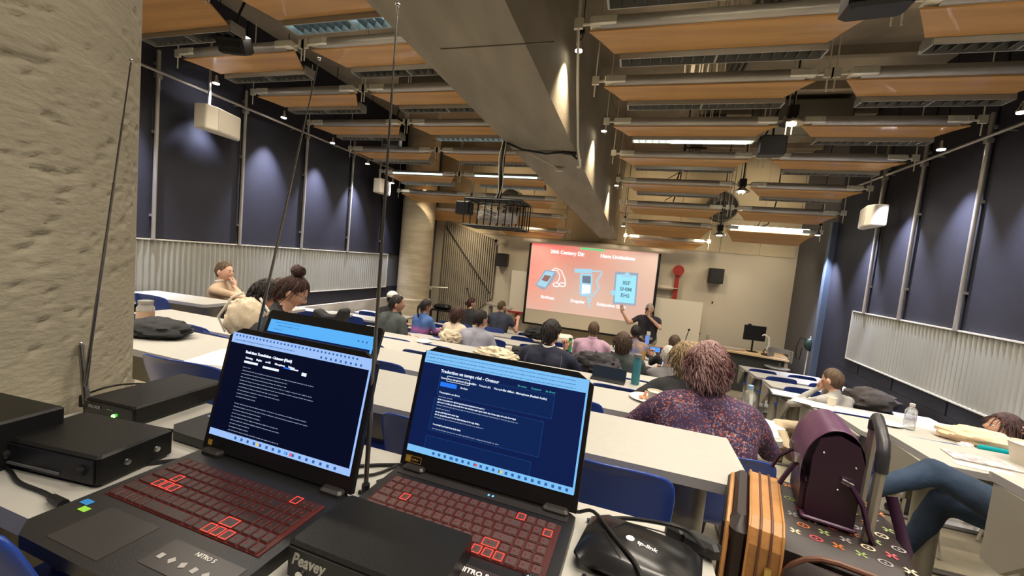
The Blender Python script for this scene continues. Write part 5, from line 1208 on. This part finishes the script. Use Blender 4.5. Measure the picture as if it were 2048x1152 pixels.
def plate_(x, y, z, label, r=.095, food=None):
    t = thing('paper_plate', label, 'plate', (x, y, z))
    m = MB(); m.lathe((0, 0, 0), [(r*.6, 0), (r, .014), (r*1.02, .015), (r*.62, .004), (.001, .004)], n=28); m.build('plate', mat('cream_plate', (.78, .72, .60), .5), t, True)
    if food:
        m = MB(); rr = random.Random(2)
        for q in range(4): m.ball((rr.uniform(-.03, .03), rr.uniform(-.02, .02), .018), (.018, .015, .012), 0, 8)
        m.tube([(-.01, 0, .02), (.0, 0, .055)], .009); m.build('food', mat('pastry', (.60, .30, .18), .7), t, True)
    return t
clearp = mat('clear_plastic', (.85, .90, .92), .08, trans=.9, ior=1.3, alpha=.55)
# iced coffee jar and black cap at left
t = thing('coffee_jar', 'glass jar of milky coffee beside a black cap near the left column', 'jar', (-2.93, 1.76, DZ[1]))
m = MB(); m.lathe((0, 0, 0), [(.038, 0), (.046, .012), (.046, .075), (.046, .078)], n=24); m.build('coffee', mat('milky_coffee', (.50, .33, .22), .4), t, True)
m = MB(); m.lathe((0, 0, 0), [(.046, .079), (.046, .10), (.036, .118), (.036, .135), (.033, .135), (.033, .118), (.042, .1), (.043, .08)], n=24); m.build('jar_glass', mat('jar_glass', (.75, .72, .66), .1, trans=.6, alpha=.6), t, True)
m = MB(); m.lathe((0, 0, 0), [(.039, .130), (.039, .146), (.03, .148)], n=24); m.build('lid', mat('jar_lid', (.5, .5, .45), .3, .6), t, True)
def lump(name, label, cat, loc, dims, m_, seed, rz=0, amp=.25, sc=3.0, flat=.35, n=36, extra=None):
    t = MB(); ds = list(sph(n, n//2+4)); vs = []
    for d in ds:
        f = 1+amp*(noise.fractal(Vector((d.x*sc+seed, d.y*sc, d.z*sc)), 1, 2, 4)); p = Vector((d.x*dims[0]/2*f, d.y*dims[1]/2*f, d.z*dims[2]/2*f))
        p.z = max(p.z, -dims[2]*flat)+dims[2]*flat; vs.append(p)
    mm = n//2+4; fs = []
    for i in range(mm):
        for k in range(n): a = i*n+k; b = i*n+(k+1) % n; fs.append([a, b, b+n, a+n])
    t.add(vs, fs); o = t.build(name, m_, None, True, loc); o.rotation_euler = (0, 0, rz); tag(o, label, cat)
    if extra: extra(o)
    return o
lump('cloth_hat', 'crumpled black cloth hat lying beside the coffee jar', 'hat', (-2.55, 1.60, DZ[1]), (.36, .24, .12), bk, 3, .2, .18)
m = MB(); m.box((0, 0, .0015), (.21, .28, .002), rot=rotz(.3)); tag(m.build('paper_sheet', whitep, None, False, (-1.92, 1.50, DZ[1])), 'white sheet of paper on the desk behind the left laptop', 'paper')
canvas = cloth('cream_canvas', (.62, .52, .38))
def straps(o):
    m = MB(); m.tube([(-.16, .0, .02), (-.20, -.02, .12), (-.12, 0, .26), (-.03, .0, .30)], .008); m.tube([(.10, 0, .28), (.17, 0, .2), (.12, .02, .1)], .008); m.build('strap', mat('strap_cream', (.72, .66, .56), .7), o, True)
lump('canvas_backpack', 'cream drawstring backpack on the chair behind the curly haired woman', 'backpack', (-2.43, 2.04, DZ[2]+.12), (.30, .14, .30), canvas, 8, .1, .18, 3, .40, extra=straps)
t = thing('black_tote_bag', 'upright black tote bag on the desk right of the woman with the bun', 'bag', (-2.22, 2.60, DZ[2]), R(8))
m = MB(); m.prism([(-.10, .004), (.11, .004), (.13, .30), (.085, .31), (.05, .25), (-.05, .24), (-.10, .27), (-.14, .28), (-.13, .15)], 1, -.05, .05); o = m.build('bag_body', bk, t)
o.modifiers.new('bevel', 'BEVEL').width = .012
m = MB(); m.tube([(-.13, -.03, .26), (-.17, -.03, .18), (-.19, -.03, .06), (-.16, -.03, .01)], .006); m.build('strap', black, t, True)
cup(-2.55, 2.60, DZ[2], 'white paper cup on the desk in front of the woman with the bun', .10)
m = MB(); rnd = random.Random(4)
for q in range(5): m.box((rnd.uniform(-.15, .15), rnd.uniform(-.08, .08), .002+q*.002), (.21, .28, .002), rot=rotz(rnd.uniform(-.8, .8)))
tag(m.build('paper_pile', whitep, None, False, (-2.35, 2.62, DZ[2])), 'loose white papers spread in front of the woman with the bun', 'papers')
plate_(-2.50, 4.63, DZ[4], 'empty cream paper plate right of the man in the grey t-shirt')
cup(-3.05, 7.75, DZ[7], 'small white cup far down the left side beside a phone', .09)
cup(-1.36, 4.66, DZ[4], 'white paper cup right of the man in the light grey shirt', .115)
lump('cream_tote', 'crumpled cream canvas tote bag lying on the desk left of the navy jacket', 'bag', (-1.20, 3.70, DZ[3]), (.42, .20, .15), canvas, 12, -.1, .35, 4, .3)
lump('dark_bag', 'small black folded bag behind the cream canvas tote', 'bag', (-1.28, 4.78, DZ[4]), (.34, .2, .13), bk, 21, .2, .3, 4, .3)
lump('canvas_tote_small', 'cream cloth bag on the chair beside the long haired woman', 'bag', (-2.30, 5.0, DZ[4]-.06), (.30, .2, .22), canvas, 33, .2, .3, 4, .4)
lump('black_backpack', 'black backpack on a chair in the middle near the screen', 'backpack', (-1.62, 7.4, DZ[6]-.02), (.5, .26, .26), bk, 41, 0, .25, 3, .35)
lump('charcoal_jacket', 'charcoal jacket draped over a chair right of the navy jacket', 'jacket', (-.27, 4.20, DZ[3]-.10), (.50, .30, .26), cloth('charcoal_cloth', (.035, .032, .036)), 51, -.1, .3, 3, .35)
lump('dark_coat', 'dark grey coat hanging on the chair behind the pink shirt', 'coat', (-.48, 4.75, DZ[4]-.10), (.42, .28, .28), cloth('dark_grey_coat', (.06, .055, .058)), 56, 0, .3, 3, .35)
lump('black_backpack', 'dark backpack resting on a blue chair behind the man in the grey shirt', 'backpack', (2.64, 5.38, DZ[5]+.06), (.50, .30, .30), mat('dark_bag_cloth', (.045, .038, .034), .8, bump=.3, bscale=30), 61, -.1, .22, 2.6, .38)
# teal bottle, small laptop, plate, cups
t = bottle(.115, 3.70, DZ[3], 'tall teal insulated water bottle with grey lid', .27, .036, mat('teal_metal', (.05, .20, .24), .35, .3), mat('grey_lid', (.12, .13, .14), .5), neck=.85)
bottle(-.88, 6.58, DZ[6], 'green plastic bottle between the navy jacket and the pink shirt', .24, .038, mat('green_plastic', (.01, .30, .08), .2), mat('dark_green_cap', (.01, .10, .04), .4), neck=.6)
bottle(-.12, 6.70, DZ[6], 'clear pink water bottle right of the pink shirt', .25, .034, mat('pale_pink_plastic', (.45, .34, .30), .2), mat('white_cap2', (.6, .55, .5), .5))
bottle(.72, 2.62, DZ[2], 'clear plastic water bottle right of the curly mauve hair', .22, .034, clearp, mat('blue_cap', (.2, .35, .5), .4))
bottle(2.13, 3.78, DZ[3], 'clear water bottle on the right hand desk above the suitcase handle', .20, .036, clearp, mat('white_cap2', (0, 0, 0)))
t = thing('tablet_laptop', 'small dark laptop with bright edge standing left of the teal bottle', 'laptop', (-.12, 3.66, DZ[3]), R(-5))
m = MB(); m.box((0, 0, .006), (.30, .12, .01), bev=.003); m.build('base', black, t)
m = MB(); m.box((0, .065, .055), (.30, .008, .10), rot=rotx(-.3)); m.box((0, .08, .105), (.28, .009, .004)); m.build('lid', mat('laptop_blue_black', (.012, .02, .035), .3), t)
plate_(.20, 3.22-.10+.36, DZ[3], 'cream paper plate with a pastry on the desk behind the teal bottle', .10, True) if False else plate_(.06+.10, 2.70, DZ[2], 'cream paper plate with pastry remains beside the black sleeve', .10, True)
plate_(.55, 3.60, DZ[3], 'small white plate beside the arm of the woman in dark green-grey', .09)
cup(.20, 2.50, DZ[2], 'tall white paper cup left of the purple floral shirt', .12, .045)
cup(-.42, 4.52, DZ[4], 'white paper cup with lid beside the draped grey coat', .10, .04)
cup(-.05, 1.9, DZ[2], 'x', .1) if False else None
# laptops far away
t = thing('laptop', 'open white laptop in front of the man in the pink shirt', 'laptop', (-.52, 6.70, DZ[6]))
m = MB(); m.box((0, 0, .008), (.34, .24, .014), bev=.004); m.build('base', mat('silver_laptop', (.55, .55, .55), .3, .5), t)
m = MB(); m.box((0, .14, .12), (.34, .01, .23), rot=rotx(-.25), bev=.003); m.build('lid', mat('silver_laptop', (0, 0, 0)), t)
m = MB(); m.box((0, .132, .12), (.32, .004, .20), rot=rotx(-.25)); m.build('display', glow('white_display', (.75, .78, .85), 1.0), t)
t = thing('white_carton', 'flat white carton on the front desk below the screen', 'box', (-1.25, 7.72, DZ[7]), .05)
m = MB(); m.box((0, 0, .10), (.50, .30, .14), bev=.03); m.build('lid', mat('carton_white', (.70, .64, .55), .6), t)
m = MB(); m.box((0, 0, .02), (.46, .26, .05)); m.build('base', mat('carton_grey', (.25, .22, .2), .6), t)
# phones
def phone(x, y, z, rz, rx, label, col=(.18, .38, .75)):
    t = thing('smartphone', label, 'phone', (x, y, z), rz)
    m = MB(); m.box((0, 0, 0), (.078, .009, .16), rot=rotx(rx), bev=.004); m.build('case', black, t)
    m = MB(); m.box((0, -.0055, 0), (.070, .002, .148), rot=rotx(rx)); m.build('display', glow('phone_%.2f' % col[0], col, 1.1), t)
phone(.34, 7.28, F(7)+1.10, 0, 0, 'phone with a pale blue screen held by the person in the mustard jacket', (.16, .26, .62))
phone(.50, 5.42, F(5)+.90, 0, 0, 'phone with a bright white-blue screen held by the grey-haired person', (.30, .50, .80))
t = thing('smartphone', 'phone held sideways showing a bright blue picture, left of the brown haired person', 'phone', (.43, 6.46, F(6)+1.0))
m = MB(); m.box((0, 0, 0), (.16, .009, .08), bev=.004); m.build('case', black, t); m = MB(); m.box((0, -.0055, 0), (.148, .002, .07)); m.build('display', glow('phone_0.10', (.10, .30, .75), 1.1), t)
# right hand desks
cup(2.06, 4.82, DZ[4], 'cream paper cup near the elbow of the man in the grey shirt', .10); plate_(2.62, 3.74, DZ[3], 'stack of cream plates beside the clear bottle', .09) if False else None
plate_(2.02, 3.82, DZ[3], 'cream bowl-like plate behind the suitcase handle', .09)
o = lump('cloth_tote', 'pale peach cloth tote bag with a grey pen on it', 'bag', (2.50, 3.70, DZ[3]), (.48, .24, .14), mat('peach_cloth', (.72, .52, .34), .85, bump=.3, bscale=14), 71, R(-12), .22, 2.6, .3)
m = MB(); m.tube([(.05, -.03, .10), (.2, -.09, .045)], .008); m.build('pen', mat('grey_pen', (.25, .25, .32), .4), o, True)
m = MB(); m.tube([(-.11, 0, .022), (-.1, 0, .022), (.1, 0, .022), (.115, 0, .022)], [.010, .022, .022, .012], n=14); o = tag(m.build('teal_case', mat('teal_case', (.0, .28, .30), .35), None, True, (2.50, 3.53, DZ[3])), 'rounded teal case on the right hand desk below the cloth tote', 'case'); o.rotation_euler = (0, 0, R(-8))
lump('crumpled_tissue', 'small crumpled white tissue left of the teal case', 'tissue', (2.34, 3.56, DZ[3]), (.08, .06, .04), whitep, 81, 0, .4, 4, .3, 20)
m = MB(); m.box((0, 0, .004), (.26, .13, .006), rot=rotz(-.12)); o = tag(m.build('booklet', mat('booklet_print', (.30, .25, .28), .5, vscale=25, col2=(.62, .58, .55)), None, False, (1.84, 2.70, DZ[2])), 'small printed booklet lying on the desk above the jeans', 'booklet')
m = MB(); m.box((0, 0, .002), (.22, .06, .002), rot=rotz(-.15)); m.box((.02, -.01, .003), (.06, .03, .002)); tag(m.build('paper_slip', whitep, None, False, (1.78, 2.58, DZ[2])), 'white paper slip in front of the printed booklet', 'paper')
cup(2.08, 2.78, DZ[2], 'large white paper bowl cup at the right edge of the view', .11, .075)
t = thing('folder', 'open black folder holding white papers on a right hand desk', 'folder', (2.02, 5.72, DZ[5]), R(-8)); m = MB(); m.box((0, 0, .012), (.46, .28, .02), bev=.004); m.build('cover', black, t); m = MB(); m.box((0, .01, .026), (.42, .26, .006)); m.build('paper', whitep, t)
m = MB(); rnd = random.Random(8)
for q in range(5): m.box((rnd.uniform(-.2, .25), rnd.uniform(-.06, .06), .003+.003*q), (.30, .2, .003), rot=rotz(rnd.uniform(-.5, .3)))
tag(m.build('paper_pile', whitep, None, False, (1.98, 4.74, DZ[4])), 'white papers and plates under the hands of the man in the grey shirt', 'papers')
m = MB(); m.box((0, 0, .002), (.22, .30, .003), rot=rotz(-.2)); m.box((.03, .02, .006), (.2, .16, .004), rot=rotz(.4)); tag(m.build('paper_sheet', whitep, None, False, (.76, 2.60, DZ[2])), 'white napkins at the end of the desk beside the purple floral shirt', 'paper')

# ---------------------------------------------------------------- suitcase, satchel
def monogram():
    m = bpy.data.materials.new('brown_canvas'); m.use_nodes = True; nt = m.node_tree; b = nt.nodes['Principled BSDF']; b.inputs['Base Color'].default_value = (.017, .0085, .008, 1); b.inputs['Roughness'].default_value = .48; return m
brown = monogram(); tan = mat('tan_leather_trim', (.46, .22, .07), .45, bump=.15, bscale=40, var=.12, vscale=8); zipm = mat('zip_brown', (.12, .05, .03), .5)
SX, SY, SZ0, SZ1 = .525, 1.245, FZ[0], -.60
SR = R(-14)
t = thing('rolling_suitcase', 'brown patterned suitcase with tan trim standing in the aisle', 'suitcase', (SX, SY, SZ0), SR)
H = SZ1-SZ0; W, D = .40, .36
body = MB(); body.box((.03, 0, H/2+.03), (W-.06, D, H-.06), bev=.03); o = body.build('shell', brown, t, True)
body = MB(); body.box((-W/2+.04, .0, H/2+.02), (.08, D-.01, H-.045), bev=.03); o = body.build('rear_section', brown, t, True)
def loop(x0, x1, y, z0, z1, r):
    pts = []
    for cx, cz, a0 in ((x1-r, z1-r, 0), (x0+r, z1-r, 90), (x0+r, z0+r, 180), (x1-r, z0+r, 270)):
        for q in range(6): a = R(a0+90*q/5); pts.append((cx+r*math.cos(a), y, cz+r*math.sin(a)))
    return pts+[pts[0]]
def arch(x, rr=.05, o=0): # path over the top and down both faces in the YZ plane
    y1 = D/2+.006+o; z1 = H+.006+o
    return [(x, y1, .06), (x, y1, z1-rr), (x, y1-rr*.3, z1-rr*.3), (x, y1-rr, z1), (x, -y1+rr, z1), (x, -y1+rr*.3, z1-rr*.3), (x, -y1, z1-rr), (x, -y1, .06)]
def ribbon(x0, x1, mi, name, o=0):
    P = arch(0, .05, o); Q = arch(0, .05, o-.012); vs = []
    for p, q in zip(P, Q): vs += [(x0, p[1], p[2]), (x1, p[1], p[2]), (x1, q[1], q[2]), (x0, q[1], q[2])]
    fs = [[3, 2, 1, 0], [len(vs)-4, len(vs)-3, len(vs)-2, len(vs)-1]]
    for i in range(len(P)-1):
        for k in range(4): a = i*4+k; b2 = i*4+(k+1) % 4; fs.append([a, b2, b2+4, a+4])
    m = MB(); m.add(vs, fs); return m.build(name, mi, t)
BX = -.105
ribbon(BX-.038, BX+.038, tan, 'tan_band')
for q in (-.036, -.012, .012, .036): m = MB(); m.tube(arch(BX+q, .05, .002), .003, n=6); m.build('band_seam', zipm if abs(q) < .02 else tan, t, True)
m = MB(); m.tube(arch(-W/2+.012, .06, -.016), .006, n=6); m.build('rear_piping', tan, t, True)
m = MB(); m.box((BX+.012, -D/2-.014, H-.10), (.014, .008, .03)); m.build('zip_slider', mat('brass', (.6, .45, .15), .3, .9), t)
m = MB(); m.tube([(BX+.012, -D/2-.018, H-.11), (BX-.01, -D/2-.03, H-.14), (BX-.03, -D/2-.03, H-.15)], .005); m.build('zip_pull', mat('leather_pull', (.18, .09, .04), .5), t, True)
pk = MB(); pk.box((.065, -D/2-.035, H*.49), (.26, .08, H*.94), bev=.038); o = pk.build('front_pocket', brown, t, True)
m = MB(); m.tube(loop(-.062, .192, -D/2-.066, H*.05, H*.955, .10), .0095, n=8); m.build('pocket_piping', tan, t, True)
m = MB(); m.tube(loop(-.066, .196, -D/2-.004, H*.05, H*.975, .10), .007, n=8); m.build('pocket_zip', zipm, t, True)
# printed blossoms: four-petal marks
cols = [mat('print_cream', (.62, .52, .36), .4), mat('print_pink', (.55, .08, .10), .4), mat('print_orange', (.50, .16, .05), .4), mat('print_green', (.28, .36, .14), .4), mat('print_grey', (.28, .27, .27), .4)]
def blossom(mb, c, s, ax, kind, T=None):
    def pt(u, v): return (c[0]+u, c[1], c[2]+v) if ax == 1 else ((c[0]+u, c[1]+v, c[2]) if ax == 2 else (c[0], c[1]+u, c[2]+v))
    if kind == 0:
        for q in range(4):
            a = math.pi/4+q*math.pi/2; ca, sa = math.cos(a), math.sin(a)
            mb.add([pt(ca*s*.15-sa*s*.15, sa*s*.15+ca*s*.15), pt(ca*s-sa*s*.28, sa*s+ca*s*.28), pt(ca*s*.8, sa*s*.8), pt(ca*s+sa*s*.28, sa*s-ca*s*.28), pt(ca*s*.15+sa*s*.15, sa*s*.15-ca*s*.15)], [[0, 1, 2, 3, 4]])
    else:
        n = 14; o_ = [pt(s*math.cos(2*math.pi*k/n), s*.8*math.sin(2*math.pi*k/n)) for k in range(n)]; i_ = [pt(.72*s*math.cos(2*math.pi*k/n), .55*s*math.sin(2*math.pi*k/n)) for k in range(n)]
        mb.add(o_+i_, [[k, (k+1) % n, n+(k+1) % n, n+k] for k in range(n)])
        mb.add([pt(-.25*s, 0), pt(0, .25*s), pt(.25*s, 0), pt(0, -.25*s)], [[0, 1, 2, 3]])
mbs = [MB() for _ in cols]; rnd = random.Random(12)
for i in range(6):
    for j in range(11):
        x_ = -.035+i*.042+(j % 2)*.02; z_ = .07+j*.042
        if x_ < .17 and z_ < H*.84: blossom(mbs[(i*2+j*3) % 5], (x_, -D/2-.0762, z_), .015, 1, (i+j) % 3 == 2)
for i in range(6):
    for j in range(7):
        x_ = -.045+i*.042+(j % 2)*.02; y_ = -.135+j*.043
        if x_ < .17: blossom(mbs[(i+j*2) % 5], (x_, y_, H+.0012), .014, 2, (i+j) % 3 == 1)
for j in range(10):
    for i in range(7): blossom(mbs[(i+j) % 5], (-W/2-.0012, -.12+i*.04, .08+j*.046), .012, 0, (i+j) % 3 == 0); blossom(mbs[(i+j) % 5], (W/2+.0012, -.14+i*.045, .08+j*.05), .012, 0, (i+j) % 3 == 0)
for q, mb in enumerate(mbs): mb.build('printed_motif', cols[q], t)
def w2l(x, y, z): v = rotz(-SR) @ Vector((x-SX, y-SY, 0)); return Vector((v.x, v.y, z-SZ0))
A0, A1 = w2l(.655, 1.30, -.62), w2l(.662, 1.305, -.355); B0, B1 = w2l(.612, 1.165, -.62), w2l(.618, 1.165, -.385)
for p, q in ((A0, A1), (B0, B1)):
    m = MB(); m.tube([p, q], .0115, n=8); m.build('handle_tube', mat('handle_grey_metal', (.34, .32, .29), .35, .6), t)
u = Vector((0, 0, 1)); m = MB(); m.tube([A1-u*.01, A1+u*.015, A1*.85+B1*.15+u*.034, (A1+B1)/2+u*.032, A1*.12+B1*.88+u*.022, B1+u*.0, B1-u*.04], .0135, n=12); m.build('handle_grip', mat('grip_black', (.03, .03, .035), .35), t, True)
for sx in (-1, 1): m = MB(); m.cyl((sx*.13-.015, .10, .025), (sx*.13+.015, .10, .025), .025, n=16); m.build('wheel', black, t, True)
# satchel
pl_ = mat('purple_leather', (.115, .045, .100), .30, bump=.06, bscale=60, var=.12, vscale=6); pld = mat('dark_purple_leather', (.030, .010, .028), .35)
t = thing('leather_satchel', 'purple leather satchel with rounded flap standing on the suitcase', 'satchel', (.560, 1.285, SZ1+.004), R(-12))
h, d2, L = .235, .050, .105
m = MB(); m.prism([(-d2, 0), (d2, 0), (d2*1.05, h*.75), (d2*.8, h*.92), (0, h*.99), (-d2*.8, h*.92), (-d2*1.02, h*.7)], 1, -L, L); o = m.build('bag_body', pld, t)
prof = [(d2*1.12, h*.66), (d2*1.14, h*.80), (d2*.85, h*.98), (d2*.2, h*1.07), (-d2*.5, h*1.04), (-d2*1.15, h*.88), (-d2*1.45, h*.66), (-d2*1.42, h*.42), (-d2*1.30, h*.33)]
vs = []; fs = []; n = len(prof)
for o_ in (1, .965):
    for yy in (-L*1.06, L*1.06):
        for u, v in prof: vs.append((u*o_, yy, v-(0 if o_ == 1 else .005)))
for i in range(n-1): fs += [[i, i+1, n+i+1, n+i], [2*n+i, 3*n+i, 3*n+i+1, 2*n+i+1], [i, 2*n+i, 2*n+i+1, i+1], [n+i, n+i+1, 3*n+i+1, 3*n+i]]
fs += [[0, n, 3*n, 2*n], [n-1, 3*n-1, 4*n-1, 2*n-1]]
m = MB(); m.add(vs, fs); o = m.build('flap', pl_, t, True); sb_ = o.modifiers.new('sub', 'SUBSURF'); sb_.levels = 2; sb_.render_levels = 2
m = MB(); m.box((0, 0, .006), (d2*2.3, L*2.06, .012), bev=.004); m.build('base', pl_, t)
m = MB(); m.box((-d2*1.05, 0, h*.22), (.02, L*1.6, h*.40), bev=.008); m.build('front_pocket', pld, t)
m = MB()
m.tube([(-d2*1.42, -.05, h*.55), (-d2*1.75, -.052, h*.40), (-d2*2.1, -.055, h*.22)], .005, n=6, sx=2); m.build('front_strap', pld, t, True)
m = MB(); m.tube([(-d2*1.42, .05, h*.52), (-d2*2.0, .055, h*.38), (-d2*2.3, .05, h*.22)], .005, n=6, sx=2); m.build('front_strap', pld, t, True)
for yy in (-.05, .05): m = MB(); m.box((-d2*1.5, yy, h*.57), (.010, .024, .018)); m.build('buckle', chrome, t, True)
m = MB(); m.tube([(.012, -L-.006, h*.54), (.034, -L-.012, h*.52)], .006); m.build('strap_ring', chrome, t, True)
for x_, z_ in ((-.03, h*.78), (.036, h*.70), (.008, h*.42)): m = MB(); m.ball((x_, -L-.001, z_), .0032, n=8); m.build('rivet', chrome, t, True)
m = MB(); m.tube([(.03, -L-.01, h*.52), (.055, -L-.015, h*.36), (.075, -L-.01, h*.10), (.11, -L+.0, -.05), (.15, -L+.02, -.075), (.17, -L+.06, -.03), (.14, .0, .08)], .006, n=6, sx=2.2); m.build('shoulder_strap', pld, t, True)

STUFF = {'bar_text', 'bar_icons', 'bold_text', 'faint_text', 'page_text', 'sticker_icons', 'printed_motif', 'loose_cables', 'taskbar_icon', 'panel_outlines', 'input_boxes', 'end_bracket'}
for o in S.objects:
    if o.name.split('.')[0] in STUFF-{'taskbar_icon', 'end_bracket'}: o['kind'] = 'stuff'
